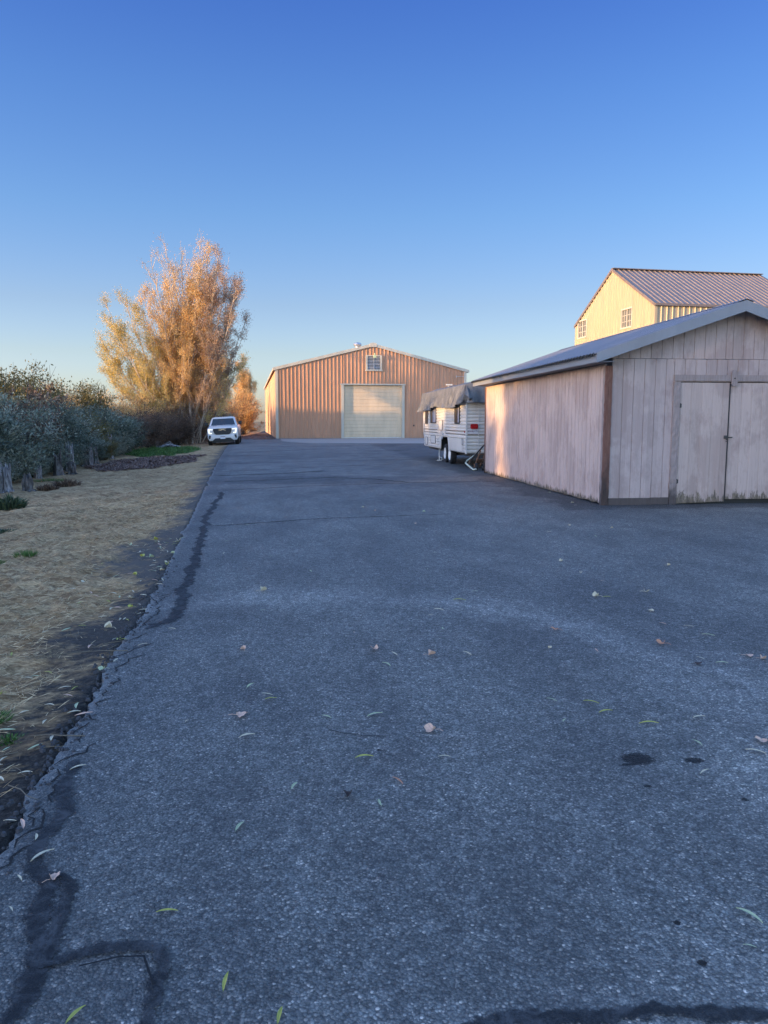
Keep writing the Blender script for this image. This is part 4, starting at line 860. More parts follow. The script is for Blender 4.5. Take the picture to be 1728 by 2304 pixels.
mk('brown', 'shrub', 3.1, 3.9, 75, 330, .070, .5, L_BROWN, BARK, 14, .15, .35)
mk('warm', 'shrub', 3.6, 3.5, 64, 300, .085, .5, L_ORANGE, BARK, 15, .0, .25)
mk('airy', 'sapling', 3.4, 2.0, 13, 75, .10, .75, L_BROWN, BARK, 16, -.1, .1)
mk('tallb', 'shrub', 5.6, 5.4, 110, 700, .15, .5, L_OLIVE, BARK, 17, .1, .5)
used = set()
def put(key, x, y, s, sz=None, rz=0.0, label='', group='bushes along the left of the driveway'):
    root = SRC[key]; z = ground_z(x, y)-.02; sc_ = (s, s, sz or s)
    if key not in used:
        used.add(key); root.location = (x,y,z); root.rotation_euler = (0,0,rz); root.scale = sc_; root['label'] = label; root['group'] = group; return root
    return dup(root, (x,y,z), rz, sc_, label, group)
HEDGE = [  # key, x, y, scale, zscale, label
 ('blue2',-9.4,18.6,1.05,1.0,'grey-green shrub rising behind the nearest broken stump'),
 ('blue1',-8.9,21.8,1.0,.98,'dark blue-green shrub between the nearest stump and the small square stump'),
 ('blue2',-9.1,25.0,1.0,1.0,'feathery grey-green shrub behind the pair of jagged stumps'),
 ('blue1',-9.3,28.2,1.0,1.02,'dark blue-green shrub just past the jagged stumps'),
 ('blue2',-9.6,31.6,.95,.92,'sage shrub behind the tall narrow stump'),
 ('olive',-9.9,35.2,.95,.9,'olive shrub beside the bleached stump with yellowish top'),
 ('blue1',-10.0,38.8,1.05,.95,'rounded bluish shrub left of the green grass patch'),
 ('blue1',-10.2,43.0,1.05,.95,'dark shrub behind the green grass patch'),
 ('brown',-10.3,47.2,1.1,.95,'dark brownish shrub behind the heap of cut branches'),
 ('brown',-9.7,51.5,1.1,1.0,'dark brown shrub immediately left of the white pickup'),
 ('brown',-9.0,55.8,1.15,1.1,'dark brown shrub behind the pickup cab'),
 ('brown',-8.3,60.5,1.15,1.15,'brownish shrub filling the gap right of the pickup'),
 ('brown',-7.9,66.0,1.2,1.25,'grey-brown shrub beyond the pickup, nearer the warehouse corner'),
 ('blue1',-7.0,72.0,1.0,1.0,'small dark blue-green shrub between the pickup and the warehouse'),
 ('warm',-7.6,80.0,1.4,1.5,'orange leafed shrub in front of the far poplar'),
 ('warm',-7.0,92.0,1.6,1.8,'rust coloured bush beside the warehouse side wall'),
 ('blue2',-12.4,20.5,1.1,1.08,'pale grey-green shrub in the second row, left end of the hedge'),
 ('blue2',-12.6,25.5,1.1,1.08,'pale grey-green shrub of the second row behind the jagged stumps'),
 ('olive',-12.6,29.5,1.15,1.15,'olive shrub with sunlit tips behind the blue-green hedge'),
 ('olive',-13.2,34.0,1.2,1.22,'gold tipped shrub in the middle of the back row'),
 ('olive',-13.4,38.5,1.25,1.25,'sunlit olive shrub left of the tall poplar clump'),
 ('warm',-13.5,43.0,1.15,1.15,'orange tinged shrub near the poplar\'s left foot'),
 ('olive',-13.3,47.5,1.3,1.25,'large olive shrub under the yellow-green side of the tree'),
 ('warm',-12.6,52.0,1.3,1.2,'orange twiggy bush at the foot of the tall tree'),
 ('warm',-10.8,56.5,1.3,1.25,'orange twiggy bush right in front of the tree trunks'),
 ('warm',-9.2,61.5,1.3,1.3,'rust coloured bush behind and right of the pickup'),
 ('olive',-16.5,36.5,1.3,1.35,'tall pale bush standing above the hedge left of the poplar'),
]
for i, (k, x, y, s, sz, lab) in enumerate(HEDGE): put(k, x, y, s*1.05, sz*((1.16 if y < 19 else .84+.07*math.sin(i*2.4) if y < 45 else .98) if x > -11.5 else (.9 if y < 28 else .93 if y < 36 and x > -14 else 1.12+.1*math.sin(i*2.9)))*(1 if y < 45 else .92), i*1.7, lab)
for x, y, s, lab in [(-8.5,24.6,1.08,'thin dark leafy sapling spiking above the hedge, tallest at far left'), (-8.5,26.6,1.07,'slender reddish-leaved sapling poking over the hedge, second spike'), (-10.8,33.0,1.28,'bare airy sapling with sunlit twigs above the hedge'),(-9.8,17.3,.9,'dark leafy sapling at the left frame edge above the hedge')]:
    put('airy', x, y, s, s, x, lab, 'saplings rising above the hedge')
for i, (x, y, k, s) in enumerate([(-7.95,20.6,'blue2',.42),(-8.2,22.2,'blue1',.5),(-8.1,24.1,'blue2',.36),(-8.3,27.4,'blue1',.5),(-8.4,28.9,'blue2',.45),(-8.7,32.8,'blue1',.5),(-8.6,34.6,'olive',.42),(-9.0,37.2,'blue2',.5),(-9.2,40.2,'blue1',.45),(-7.6,17.9,'blue1',.45),(-8.4,25.4,'blue1',.55),(-8.8,30.6,'blue1',.6),(-9.2,38.8,'blue2',.6)]):
    put(k, x, y, s, s*.8, i*2.1, ['low leafy bush right of the nearest pale stump','low dark bush before the small square stump','small sage bush left of the jagged stumps','low dark bush right of the tallest pointed stump','low sage bush left of the wide ragged stump','low dark bush between the narrow and the slim bleached stumps','low olive bush left of the slim bleached stump','low sage bush right of the slim bleached stump','low dark bush touching the green grass patch','low dark bush at the left frame edge behind the nearest stump','dense low bush directly behind the jagged stumps','dense low bush directly behind the wide ragged stump','rounded low sage bush at the left tip of the green grass patch'][i], 'low bushes along the foot of the hedge')
# shelter trees west of the yard (beyond the left frame edge) that keep the drive in evening shade
rr_ = random.Random(9)
yy = -44.0
while yy < 74:
    big = -16 < yy < 8
    hgt = 1.28 if big else (.74 if yy > 20 else .92)
    if yy > 46: hgt = .90
    hgt *= rr_.uniform(.93,1.08)
    if not (8.0 < yy < 11.4): put('tallb', -26+rr_.uniform(-1,1), yy, hgt*1.1, hgt, yy, 'olive shelter-belt bush west of the yard beyond the left edge of view', 'shelter belt west of the yard')
    yy += 3.1
# far belt a step further out, lower
# ---- tall multi-stemmed poplar
def big_tree(cx_, cy_, stems, seed, label, leafmats, root_name='poplar_tree', r0=.075):
    rg = np.random.default_rng(seed); st = MB(); groups = {k: ([], [], []) for k in leafmats}
    for si, (tx, ty, tz, mk_, dens, bare) in enumerate(stems):
        base = np.array([rg.normal()*.5, rg.normal()*.5, -.1]); end = np.array([tx, ty, tz]); ctl = np.array([tx*.45+base[0]*.2, ty*.45, tz*.5])
        if abs(tx) > 3.5: ctl = np.array([tx*.6, ty*.6, tz*.42])
        T = np.linspace(0,1,12); P3 = np.array([(1-t)**2*base+2*t*(1-t)*ctl+t*t*end for t in T]); P3 += rg.normal(size=P3.shape)*.07*T[:,None]
        L = np.linalg.norm(end-base); st.tube(list(P3), [r0*(1-t)**.9*(L/14)+.010 for t in T], 6, False)
        nbr = int(26*L/14)
        for b in range(nbr):
            t = rg.uniform(.16, .99); i = min(10, int(t*11)); p0 = P3[i]+(P3[i+1]-P3[i])*(t*11-i); ax = P3[i+1]-P3[i]; ax = ax/np.linalg.norm(ax)
            az = rg.uniform(0,2*math.pi); side = np.array([math.cos(az), math.sin(az), 0]); ln = (L*.24*(1-t)**.65+.45)*rg.uniform(.6,1.15)
            d0 = ax*1.0+side*.62; d0 /= np.linalg.norm(d0); up_ = np.array([0,0,1.])
            q = [p0]; d = d0
            for s in range(5): q.append(q[-1]+d*ln/5); d = d+up_*.14+rg.normal(size=3)*.08; d /= np.linalg.norm(d)
            q = np.array(q); st.tube(list(q), [.028*(1-s/5.5)*(ln/2)**.5+.004 for s in range(6)], 3, False)
            # twigs
            for w2 in range(int(5+ln*5)):
                u = rg.uniform(.25,1); k = min(4,int(u*5)); w0 = q[k]+(q[k+1]-q[k])*(u*5-k); tv = rg.normal(size=3)*.6+d; tv /= np.linalg.norm(tv); tl = rg.uniform(.25,.65)
                st.tube([w0, w0+tv*tl], [.007,.003], 3, False)
                z = w0[2]
                dn = dens if z < bare[0] else dens*bare[1]
                m = rg.poisson(28*dn)
                if m:
                    uu = rg.uniform(.05,1.1,m)[:,None]; c = w0+tv*tl*uu+rg.normal(size=(m,3))*.13; g = groups[mk_]
                    if z < 4.6 and mk_ == 'o' and rg.uniform() < .3: g = groups['b']
                    g[0].append(c); g[1].append(np.full(m, rg.uniform(.1,.9))+rg.normal(size=m)*.15); g[2].append(np.tile(tv,(m,1)))
    root = empty(root_name, (cx_, cy_, ground_z(cx_, cy_)), label, 'tree')
    o = st.build('trunk', BARK_PALE, None, fixn=False); o.parent = root
    for k, (c, v, dd) in groups.items():
        if not c: continue
        C = np.concatenate(c); me = leaf_mesh('crown', C, .085*np.random.default_rng(3).uniform(.6,1.25,len(C)), .62, leafmats[k], seed+5, -.1, np.concatenate(dd)); set_rnd(me, np.concatenate(v)); mobj('crown', me, root)
    return root
ST = []
def tip(px, py, mk_, dens, bare=(99,1), k=1):
    d = 58.5; X_ = (px-425)/FPX*57.5; Z_ = (CAM_H+(948-py)/FPX*57.5)*.94
    rg = random.Random(int(px*7+py))
    for i in range(k): ST.append((X_+rg.uniform(-.3,.3), rg.uniform(-2.6,2.6), Z_*rg.uniform(.93,1.0) if i else Z_, mk_, dens, bare))
for a in [(247,792,'y',.9),(250,755,'y',.7),(262,705,'y',.7),(285,672,'y',.6),(310,655,'y',.55),(335,636,'o',.5),(262,835,'y',1.0),(300,800,'y',.9),(300,735,'y',.8),(345,690,'y',.8),(350,760,'o',.9),(270,770,'y',.9),(280,720,'y',.7),(322,660,'o',.6),(320,790,'y',1.0),(355,650,'o',.8)]: tip(*a)
for a in [(366,572,'o',.8,(8.5,.12)),(393,540,'o',.9,(9.0,.08)),(428,532,'o',.9,(9.5,.07)),(436,560,'o',.9,(9.5,.1)),(412,600,'o',1.0,(10,.3)),(470,545,'o',.9,(11,.35)),(385,640,'o',1.1),(450,625,'o',1.2),(378,590,'o',.9,(8.5,.12)),(402,556,'o',.9,(9,.12)),(445,548,'o',.9,(10,.15)),(460,566,'o',.9,(10.5,.3))]: tip(*a)
for a in [(486,538,'o',.9,(12,.6)),(508,550,'b',.9),(516,565,'b',.9),(540,580,'b',.8),(552,600,'b',.8),(555,640,'b',.8),(556,690,'b',.75),(550,740,'b',.8),(548,790,'y',.9),(530,640,'o',.9),(495,600,'o',1.1),(520,700,'o',1.0),(480,660,'o',1.2),(500,750,'o',1.1),(455,720,'o',1.3),(415,720,'o',1.3),(530,800,'o',1.0),(380,760,'o',1.2),(440,790,'o',1.3),(478,800,'o',1.3)]: tip(*a)
L_TB = m_leaf('brown_purple_leaves', [(.20,.13,.10),(.36,.24,.17),(.50,.35,.25),(.58,.45,.34)], .45)
big_tree(-8.35, 58.5, ST, 71, 'tall spreading multi-stemmed poplar with thin orange-brown autumn leaves behind the pickup', {'o': L_ORANGE, 'y': L_YG, 'b': L_TB})
# slim far poplar beside the warehouse
ST2 = [(rr_.uniform(-1.1,1.1)*k, rr_.uniform(-1,1)*k, h_, 'o', 1.1, (99,1)) for h_, k in [(10.9,.3),(10.3,.6),(9.6,.8),(9.0,1),(8.2,1.2),(7.3,1.3),(6.5,1.4),(9.9,.5),(8.6,1.1),(5.5,1.5),(6,1.5),(7.8,1.2)]]
big_tree(-7.6, 112, ST2, 72, 'slim orange poplar just left of the warehouse, far behind', {'o': L_ORANGE, 'b': L_TB}, r0=.07)
ST3 = [(a*1.2, b*1.2, h_, 'b', .9, (99,1)) for a, b, h_ in [(-1.5,0,5.2),(1.3,.4,5.6),(.2,-1.2,6.2),(0,1.4,6.0),(-.8,-.8,6.3),(1.6,-1,4.6)]]
big_tree(-9.0, 84, ST3, 73, 'low brown-leaved tree between the tall poplar and the slim far poplar', {'b': L_TB, 'o': L_ORANGE}, r0=.08)

# ------------------------------------------------------------------ stumps, brush pile, weeds
def stump(x, y, h, r, seed, label, mat=SILVER, lean=(0,0)):
    x -= .25; h *= .85; r *= .8
    rg = random.Random(seed); n = 18; rings = []
    for i in range(9):
        t = i/8; ring_ = []
        for k in range(n):
            a = 2*math.pi*k/n; rr = r*(1+.35*math.exp(-t*5)+.45*noise.noise(Vector((math.cos(a)*1.9+seed, math.sin(a)*1.9, t*2)))+.16*math.sin(a*5+seed))
            top = h*(1+.55*noise.noise(Vector((math.cos(a)*2.5+seed*3, math.sin(a)*2.5, 9)))+.35*noise.noise(Vector((math.cos(a)*6, math.sin(a)*6, seed))))
            z = top*t; ring_.append((x+rr*math.cos(a)*(1-.15*t)+lean[0]*t, y+rr*math.sin(a)*(1-.15*t)+lean[1]*t, z))
        rings.append(ring_)
    rings.append([(x+(p[0]-x)*.6, y+(p[1]-y)*.6, p[2]-.12*h) for p in rings[-1]])
    z0 = ground_z(x, y)-.05; root = empty('tree_stump', (x,y,z0), label, 'stump', 'old stumps along the foot of the hedge')
    m = MB().loft(rings); m.v = [(a, b, c+z0) for a, b, c in m.v]; m.build('trunk', mat, root, smooth=True)
    k = MB()
    for j in range(5):
        a = rg.uniform(0,6.28); k.tube([(x+r*.6*math.cos(a),y+r*.6*math.sin(a),z0+h*.15),(x+r*1.3*math.cos(a),y+r*1.3*math.sin(a),z0+.06),(x+r*2*math.cos(a),y+r*2*math.sin(a),z0+.02)], [r*.3,r*.2,r*.06], 6)
    k.build('roots', mat, root, smooth=True)
    return root
stump(-6.75,19.0,.78,.17,1,'nearest pale broken stump with a flat white top at the left', PALEWOOD); stump(-6.35,19.3,.42,.16,2,'low grey rotten stump leaning against the nearest pale one')
stump(-7.5,23.6,.50,.14,3,'small square-cut pale stump half hidden under the hedge', PALEWOOD); stump(-7.3,24.9,.75,.15,4,'jagged grey stump left of the tallest pointed one'); stump(-7.35,26.3,1.05,.16,5,'tallest jagged stump ending in a pale pointed spike', PALEWOOD)
stump(-7.1,25.6,.45,.16,6,'short split stump in front of the two jagged ones'); stump(-7.75,30.0,.85,.2,7,'wide ragged grey stump under the middle of the hedge'); stump(-7.9,31.6,.9,.14,8,'narrow grey stump right of the wide ragged one'); stump(-8.3,35.9,1.15,.13,9,'slim bleached yellowish stump farthest along the hedge', PALEWOOD)
bp = empty('brush_pile', (-7.9,48.0,ground_z(-7.9,48)), 'small heap of pale cut branches on the green grass', 'brush pile')
for j in range(9):
    a = rr_.uniform(0,6.28); L = rr_.uniform(.35,.85); z0 = ground_z(-7.9,48)
    MB().tube([(-7.9+rr_.uniform(-.3,.3)-L*math.cos(a), 48-L*math.sin(a)*.6, z0+rr_.uniform(.02,.2)), (-7.9, 48, z0+rr_.uniform(.15,.42)), (-7.9+L*math.cos(a), 48+L*math.sin(a)*.6, z0+rr_.uniform(0,.2))], [.06,.075,.03], 6).build('branch', PALEWOOD if j % 2 else SILVER, bp, smooth=True)
def tuft(x, y, h, w, n, mat, label, name='grass_tuft', cat='grass tuft', group='green tufts on the verge', wid=.006, seed=0):
    rg = np.random.default_rng(seed+7); m = MB(); z0 = ground_z(x, y)
    for i in range(n):
        r = math.sqrt(rg.uniform())*w/2; a = rg.uniform(0,6.28); bx, by = r*math.cos(a), r*math.sin(a)*.8; L = h*rg.uniform(.5,1.1)*(1.1-r/w); o = rg.uniform(0,6.28); ln = rg.uniform(.1,.7)*L
        ox, oy = math.cos(o)*ln+bx*.5, math.sin(o)*ln+by*.5; sx, sy = -math.sin(o)*wid/2, math.cos(o)*wid/2
        m.add([(bx-sx,by-sy,-.01),(bx+sx,by+sy,-.01),(bx+ox*.45+sx*.8,by+oy*.45+sy*.8,L*.6),(bx+ox*.45-sx*.8,by+oy*.45-sy*.8,L*.6),(bx+ox,by+oy,L*.85)], [(0,1,2,3),(3,2,4)])
    o = m.build(name, mat, None, fixn=False); o.location = (x,y,z0); tag(o, label, cat, group)
    set_rnd(o.data, rg.uniform(0,1,len(o.data.polygons))); return o
L_GRASS = m_leaf('green_grass', [(.03,.07,.015),(.06,.13,.025),(.10,.19,.04),(.14,.22,.07)], .25)
L_STRAW = m_leaf('straw', [(.17,.105,.055),(.40,.275,.15),(.60,.43,.24),(.75,.58,.35)], .1, .9)
tuft(-3.5,9.0,.11,.30,260,L_GRASS,'bright green grass tuft cut by the left frame edge',seed=1); tuft(-3.25,9.35,.13,.26,260,L_GRASS,'bright green grass tuft just right of the one at the frame edge',seed=2)
tuft(-4.35,11.7,.10,.55,420,L_DARK,'low dark green weed mat at the left frame edge above the grass tufts','weed','weed',wid=.02,seed=3)
tuft(-5.6,15.3,.34,.55,420,L_DARK,'leafy dark weed at the left edge below the nearest stump','weed','weed',wid=.03,seed=4)
tuft(-6.15,19.4,.22,.45,260,L_BROWN,'small dark dead weed clump in front of the hedge','weed','weed',wid=.02,seed=5); tuft(-6.05,20.6,.26,.6,300,L_BROWN,'wider dark dead weed clump behind the small one','weed','weed',wid=.02,seed=6)
tuft(-7.0,22.3,.12,.8,420,L_GRASS,'green grass patch beside the nearest stump',seed=7)
tuft(-1.62,3.95,.035,.22,200,L_GRASS,'tiny green sprouts in dark soil near the driveway edge, upper','weed','weed',wid=.008,seed=8); tuft(-1.42,3.72,.03,.15,120,L_GRASS,'tiny green sprouts in dark soil near the driveway edge, lower','weed','weed',wid=.008,seed=9)

def blades(name, N_, fx, mat, label, cat, L0, wid, lift, seed):
    rg = np.random.default_rng(seed); C = []
    pts = fx(rg, N_); n = len(pts); a = rg.uniform(0,2*math.pi,n); L = L0*rg.uniform(.5,1.5,n); zt = rg.uniform(0,1,n)**2*lift
    d = np.stack([np.cos(a)*L, np.sin(a)*L, zt*L],1); s = np.stack([-np.sin(a), np.cos(a), np.zeros(n)],1)*(wid/2); b = pts.copy()
    V_ = np.stack([b-s, b+s, b+d*.55+s*.8+np.array([0,0,1])*L[:,None]*.08*lift, b+d],1).reshape(-1,3)
    me = bpy.data.meshes.new(name); me.vertices.add(4*n); me.vertices.foreach_set('co', V_.astype(np.float32).ravel()); me.loops.add(4*n); me.loops.foreach_set('vertex_index', np.arange(4*n,dtype=np.int32))
    me.polygons.add(n); me.polygons.foreach_set('loop_start', np.arange(0,4*n,4,dtype=np.int32)); me.polygons.foreach_set('loop_total', np.full(n,4,dtype=np.int32)); me.materials.append(mat); me.update(calc_edges=True)
    set_rnd(me, rg.uniform(0,1,n)); o = bpy.data.objects.new(name, me); COL.objects.link(o); tag(o, label, cat, kind='stuff'); return o
def f_straw(rg, n):
    out = []
    while len(out) < n:
        y = 2.4+14*rg.uniform()**1.7; d = .15+5.5*rg.uniform()**1.4; x = edge_x(y)-d
        wdt = .30+.30*noise.noise(Vector((0, y*.9, 5)))+.45*smooth(3.9,2.6,y)+.35*max(0, 1-abs(y-5.4)/.9)+.45*max(0, 1-abs(y-9.2)/2.4)
        k = noise.noise(Vector((x*1.3, y*1.1, 33)))
        if d < wdt*1.05 and rg.uniform() > .05: continue
        if k < -.25 and rg.uniform() > .3: continue
        out.append((x, y, ground_z(x, y)+.002))
    return np.array(out)
blades('dry_grass', 60000, f_straw, L_STRAW, 'matted dry straw-coloured grass covering the left verge', 'dry grass', .06, .003, .5, 5)
def f_green(rg, n):
    out = []
    while len(out) < n:
        x = rg.uniform(-10.5,-4.9); y = rg.uniform(36.5,50)
        if ((x+7.4-(y-43)*-.12)/1.9)**2+((y-43.5)/6)**2 > 1+.5*noise.noise(Vector((x,y*.5,0))): continue
        out.append((x, y, ground_z(x, y)))
    return np.array(out)
blades('green_grass', 16000, f_green, L_GRASS, 'patch of green grass on the verge before the pickup', 'grass', .14, .022, 1.2, 6)
L_LITTER = m_leaf('leaf_litter', [(.05,.03,.022),(.13,.07,.05),(.22,.125,.09),(.34,.23,.16)], .05)
def f_lit(rg, n):
    out = []
    while len(out) < n:
        y = rg.uniform(25,37); x = rg.uniform(-9.3,-3.5)
        if ((x+6.0)/2.0)**2+((y-31.5)/4.6)**2 > 1+.7*noise.noise(Vector((x*.8,y*.5,2))): continue
        out.append((x, y, ground_z(x, y)+rg.uniform(0,.05)))
    return np.array(out)
blades('leaf_litter', 26000, f_lit, L_LITTER, 'red-brown layer of fallen leaves and chips under the hedge', 'leaf litter', .07, .035, .7, 8)
def f_lit2(rg, n):
    out = []
    while len(out) < n:
        y = rg.uniform(55,85); x = rg.uniform(-8,-1.9); out.append((x, y, ground_z(x, y) if x < edge_x(y) else .003))
    return np.array([p for p in out if not (p[1] < 63 and p[0] > -4.5)])
blades('fallen_leaves', 9000, f_lit2, L_LITTER, 'brown fallen leaves on the ground beside the warehouse', 'leaf litter', .10, .06, .6, 9)

# ------------------------------------------------------------------ individual fallen leaves
def willow(name, L, wd, bend, mat):
    m = MB(); n = 8; vs = []
    for i in range(n+1):
        t = i/n; x = (t-.5)*L; y = bend*L*(1-(2*t-1)**2); h = wd/2*math.sin(math.pi*t)**.8; z = .003+.004*math.sin(math.pi*t)
        vs += [(x, y-h, z+.0025), (x, y, z), (x, y+h, z+.0025)]
    m.add(vs, [(3*i+k, 3*i+k+1, 3*i+k+4, 3*i+k+3) for i in range(n) for k in (0,1)]); return m.build(name, mat, None, fixn=False)
def broad(name, L, mat, seed, curl=.02):
    m = MB(); n = 20; rg = random.Random(seed); vs = [(0,0,.006)]; prof = [1.0,.86,.72,.62,.56,.55,.56,.55,.5,.42]
    for rr in (.5, 1):
        for k in range(n):
            a = 2*math.pi*k/n; r = L*.5*(.72+.28*math.cos(a))*(1+.10*math.sin(a*7+seed))*rr*(1 if abs(a) > .2 else 1.1)
            z = .004+curl*rr*rr*(.5+.5*math.sin(a*2+seed))+.006*rr*rg.random(); vs.append((r*math.cos(a), r*math.sin(a)*.95, z))
    fs = [(0, 1+k, 1+(k+1)%n) for k in range(n)]+[(1+k, 1+n+k, 1+n+(k+1)%n, 1+(k+1)%n) for k in range(n)]; m.add(vs, fs)
    m.tube([(-L*.2,0,.008),(-L*.5,.004,.012),(-L*.75,.012,.005)], .0014, 4); return m.build(name, mat, None, fixn=False)
LM = {'pale green': simple('leaf_pale_green', (.44,.48,.28), .55, .15, 40), 'yellow-green': simple('leaf_yellow_green', (.42,.40,.08), .55, .2, 40), 'cream': simple('leaf_cream', (.58,.50,.34), .6, .15, 40),
      'pinkish tan': simple('leaf_tan', (.62,.40,.29), .65, .2, 40), 'orange-brown': simple('leaf_orange_brown', (.52,.24,.13), .65, .2, 40), 'dark brown': simple('leaf_dark', (.07,.045,.04), .8, .3, 40)}
lib = {}
def leaf(kind, colr, var):
    k = (kind, colr, var)
    if k not in lib:
        lib[k] = (willow('fallen_leaf', .072, (.012,.014,.013)[var], (.03,.07,-.05)[var], LM[colr]) if kind == 'w' else broad('fallen_leaf', .062, LM[colr], var+2, (.012,.022,.03)[var])); lib[k]['_n'] = 0; lib[k].hide_render = False
    o = lib[k]
    if o['_n'] == 0: o['_n'] = 1; return o
    return o.copy()
placed = []
def put_leaf(p, kind, colr, var, s, rz, label, group, z=None):
    o = leaf(kind, colr, var)
    if o.name not in COL.objects: COL.objects.link(o)
    o.location = (p[0], p[1], .004 if z is None else z); o.rotation_euler = (random.Random(p[0]).uniform(-.15,.15), random.Random(p[1]).uniform(-.12,.12), rz); o.scale = (s,s,s)
    tag(o, label, 'leaf', group); placed.append(o); return o
c3 = lambda x, y: (450+x*.3918, 1300+y*.3918); c4 = lambda x, y: (1050+x*.4087, 1200+y*.4087); c1 = lambda x, y: (x*.4087, 1400+y*.4087); c2 = lambda x, y: (1300+x*.3633, 1500+y*.3633)
GA = 'leaves fallen on the asphalt'
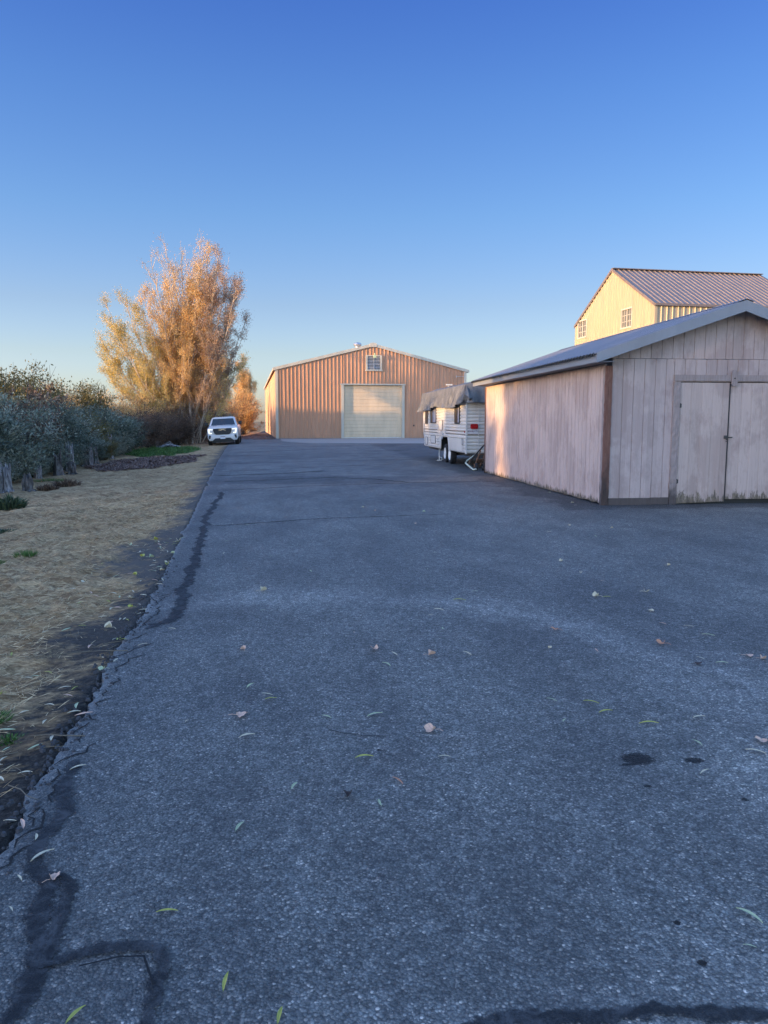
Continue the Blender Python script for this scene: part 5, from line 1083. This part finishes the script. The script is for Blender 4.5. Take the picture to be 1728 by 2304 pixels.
LV = [
 (c3(228,795),'b','pinkish tan',0,1.2,.1,'broad tan leaf on the asphalt left of centre, level with the pale edge scuffs'),
 (c3(1335,880),'b','pinkish tan',1,1.15,2.9,'broad pinkish leaf nearest the centre of the driveway'),
 (c3(360,77),'b','cream',2,1.2,.3,'pale broad leaf highest up the left half of the driveway'),
 (c3(250,413),'b','pinkish tan',1,.9,2.,'small tan leaf alone left of centre above the broad tan leaf'),
 (c3(1325,445),'b','pinkish tan',2,1.0,0.,'small tan leaf above the pinkish central leaf'),
 (c3(853,1255),'b','dark brown',2,.8,1.,'curled dark brown leaf in the middle of the near driveway'),
 (c3(1135,1168),'w','orange-brown',0,.95,-1.0,'orange-brown narrow leaf right of the curled dark brown leaf'),
 (c3(1034,1295),'w','pale green',1,.8,1.65,'small pale green narrow leaf directly below the orange-brown narrow one'),
 (c3(540,1200),'w','pale green',0,1.0,1.2,'pale green narrow leaf left of the curled dark brown leaf'),
 (c3(228,1435),'w','pale green',0,1.15,1.25,'long pale green leaf lying alone left of centre, pointing away'),
 (c3(943,1035),'w','yellow-green',1,1.25,.3,'bent yellow-green leaf above the orange-brown narrow one'),
 (c3(1403,1030),'w','cream',1,.8,-.4,'thin cream leaf below the pinkish central leaf'),
 (c3(270,912),'w','cream',1,1.15,.5,'thin cream leaf just below the broad tan leaf'),
 (c3(728,800),'w','pale green',0,.8,-.6,'pale narrow leaf at the left end of the thin short crack'),
 (c3(1005,790),'w','pale green',1,1.2,.3,'pale narrow leaf above the right end of the thin short crack'),
 (c3(407,697),'w','yellow-green',0,1.0,.5,'yellow-green narrow leaf above right of the broad tan leaf'),
 (c3(385,670),'w','cream',2,.9,-.3,'cream sliver touching the yellow-green leaf above the broad tan leaf'),
 (c3(290,622),'w','pale green',1,1.0,1.0,'short pale leaf left of the touching pair of slivers'),
 (c3(1070,500),'w','pale green',0,1.3,-1.1,'pale green leaf above the centre, left of the small tan leaf'),
 (c3(1535,437),'w','cream',0,1.1,-1.0,'cream leaf right of the small tan leaf above the centre'),
 (c3(1490,130),'w','yellow-green',1,1.5,-.15,'yellow-green leaf on the pale worn arc'),
 (c3(1372,185),'w','cream',0,1.2,-.6,'cream leaf just under the pale worn arc'),
 (c4(490,532),'b','orange-brown',0,1.0,3.0,'orange-brown leaf on the pale arc right of centre'),
 (c4(1075,612),'b','orange-brown',1,1.2,3.1,'orange-brown broad leaf in the middle of the right half'),
 (c4(1550,677),'b','pinkish tan',0,.95,0.1,'tan leaf near the right frame edge, left one of two'),
 (c4(1625,693),'b','pinkish tan',2,.8,0.1,'smaller tan leaf at the right frame edge, right one of two'),
 (c4(715,350),'b','cream',2,1.1,3.0,'curled cream leaf below the shed, left of the twin leaves'),
 (c4(985,325),'b','cream',1,1.1,.1,'cream leaf farthest up below the shed doors'),
 (c4(1015,430),'b','cream',0,.9,1.2,'small cream leaf below the farthest cream one'),
 (c4(457,633),'b','cream',1,.6,1.2,'tiny cream leaf below the orange-brown leaf on the arc'),
 (c4(1630,1148),'b','pinkish tan',0,1.1,3.0,'pinkish leaf cut by the right frame edge beside the oil stains'),
 (c4(1270,722),'b','dark brown',0,.9,.4,'dark crumpled leaf right of the orange-brown broad leaf'),
 (c4(770,352),'w','yellow-green',0,1.0,-.2,'yellow-green sliver touching the curled cream leaf'),
 (c4(1223,513),'w','cream',0,1.0,-.8,'cream narrow leaf in the right half, left one of a slanting pair'),
 (c4(1330,562),'w','pale green',0,1.2,-.7,'pale green narrow leaf in the right half, right one of a slanting pair'),
 (c4(1287,688),'w','cream',0,.8,-1.2,'cream leaf just above the dark crumpled leaf'),
 (c4(1405,715),'w','pale green',1,1.0,-.4,'thin pale leaf right of the dark crumpled leaf'),
 (c4(468,918),'w','pale green',0,.9,-.9,'pale leaf left of the slanting yellow-green pair above the oil stain'),
 (c4(685,932),'w','yellow-green',0,1.15,-.5,'slanting yellow-green leaf farthest above the large oil stain'),
 (c4(765,985),'w','yellow-green',1,1.15,.2,'flat yellow-green leaf below the slanting yellow-green one'),
 (c4(540,1032),'w','pale green',1,.7,.9,'small green leaf left of the flat yellow-green leaf'),
 (c4(1003,1050),'w','yellow-green',1,1.3,-.3,'long yellow-green leaf straight above the large oil stain'),
 (c4(1280,1015),'w','cream',1,1.0,.1,'cream leaf above the smaller oil stain'),
 (c4(1270,1155),'w','pale green',1,.8,-1.2,'pale green leaf just above the smaller oil stain'),
 (c4(1590,1205),'w','cream',1,1.15,-.6,'cream leaf right of the smaller oil stain'),
 (c4(1310,1315),'w','cream',0,.9,.5,'cream leaf below the smaller oil stain'),
 (c2(1060,1548),'w','pale green',1,1.15,-1.0,'pale leaf near the lower right corner of the driveway'),
 (c2(1065,1733),'w','pale green',0,.5,-.5,'tiny green leaf fragment in the lower right corner'),
 (c1(430,803),'w','cream',1,.95,.4,'cream leaf beside the tar smear near the broken edge'),
 (c1(195,1185),'w','cream',1,.7,-1.3,'cream curl lying on the tar smear, upper one'),
 (c1(235,1290),'w','cream',1,1.25,.9,'long cream stem-like leaf below the cream curl'),
 (c1(290,1415),'b','pinkish tan',1,.75,1.0,'tan broad leaf on the tar smear at lower left'),
 (c1(108,1410),'w','cream',0,.6,-.9,'cream leaf left of the tan leaf on the tar smear'),
 (c1(58,1580),'w','cream',0,.5,-.9,'tiny cream leaf at the lower left frame edge'),
 (c1(920,1597),'w','yellow-green',0,.9,.1,'bright yellow leaf left of centre near the bottom'),
 (c1(1245,1985),'w','yellow-green',0,.95,1.45,'yellow leaf pointing away at the bottom, left of centre'),
 (c1(415,2170),'w','yellow-green',0,1.0,1.1,'green-yellow leaf cut by the bottom frame edge at left'),
 ((630,2288),'w','yellow-green',0,.9,1.4,'yellow leaf cut by the bottom frame edge near centre'),
 (c1(1030,546),'w','cream',1,.6,1.3,'tiny cream leaf left of the broad tan leaf'),
 (c1(948,38),'w','cream',0,.9,-.5,'cream leaf highest on the left, near the dark sealed crack'),
 (c1(785,125),'w','cream',1,.9,.5,'cream leaf at the start of the broken edge, lower end of the sealed crack'),
]
for (p, kd, colr, var, s, rz, lab) in LV:
    g = G(p[0], p[1], .004); put_leaf(g, kd, colr, var, s, rz, lab, GA)
r5 = random.Random(55)
for i in range(46):
    y = 4.6+11*r5.random()**1.2; x = -1.0+r5.random()*(y*.55+1.0)
    put_leaf((x, y), 'w' if r5.random() < .8 else 'b', r5.choice(['cream','pale green','pinkish tan','cream']), r5.randint(0,2), r5.uniform(.6,1.1), r5.uniform(0,6.28), 'tiny pale leaf scattered on the middle distance asphalt', 'small leaves on the distant asphalt')
for i in range(150):
    y = 2.5+7.5*r5.random()**1.25; d = abs(r5.gauss(0,.42))-.03; x = edge_x(y)-d
    put_leaf((x, y), 'w' if r5.random() < .84 else 'b', r5.choice(['cream','pale green','cream','pinkish tan','yellow-green','cream']), r5.randint(0,2), r5.uniform(.7,1.25), r5.uniform(0,6.28),
             'slender pale leaf lying among others on the soil verge left of the driveway', 'leaves scattered on the soil verge', (ground_z(x, y)+.012) if d > 0 else .006)
for o in placed:
    if '_n' in o: del o['_n']
# twigs on the verge
tb = random.Random(77)
src = MB().tube([(-.12,0,.008),(-.03,.012,.012),(.05,.0,.01),(.13,.02,.008)], [.003,.0028,.0022,.001], 5).build('twig', simple('twig_brown', (.16,.13,.09), .85), None, fixn=False)
for i in range(34):
    o = src if i == 0 else src.copy()
    if i: COL.objects.link(o)
    y = 2.8+6*tb.random()**1.3; d = abs(tb.gauss(.12,.3)); x = edge_x(y)-d
    o.location = (x, y, ground_z(x, y)+.012); o.rotation_euler = (0, 0, tb.uniform(0,6.28)); s = tb.uniform(.5,1.3); o.scale = (s,s,s)
    tag(o, 'thin brown twig among the leaves beside the driveway edge', 'twig', 'twigs beside the driveway edge')
print('objects', len(bpy.data.objects))
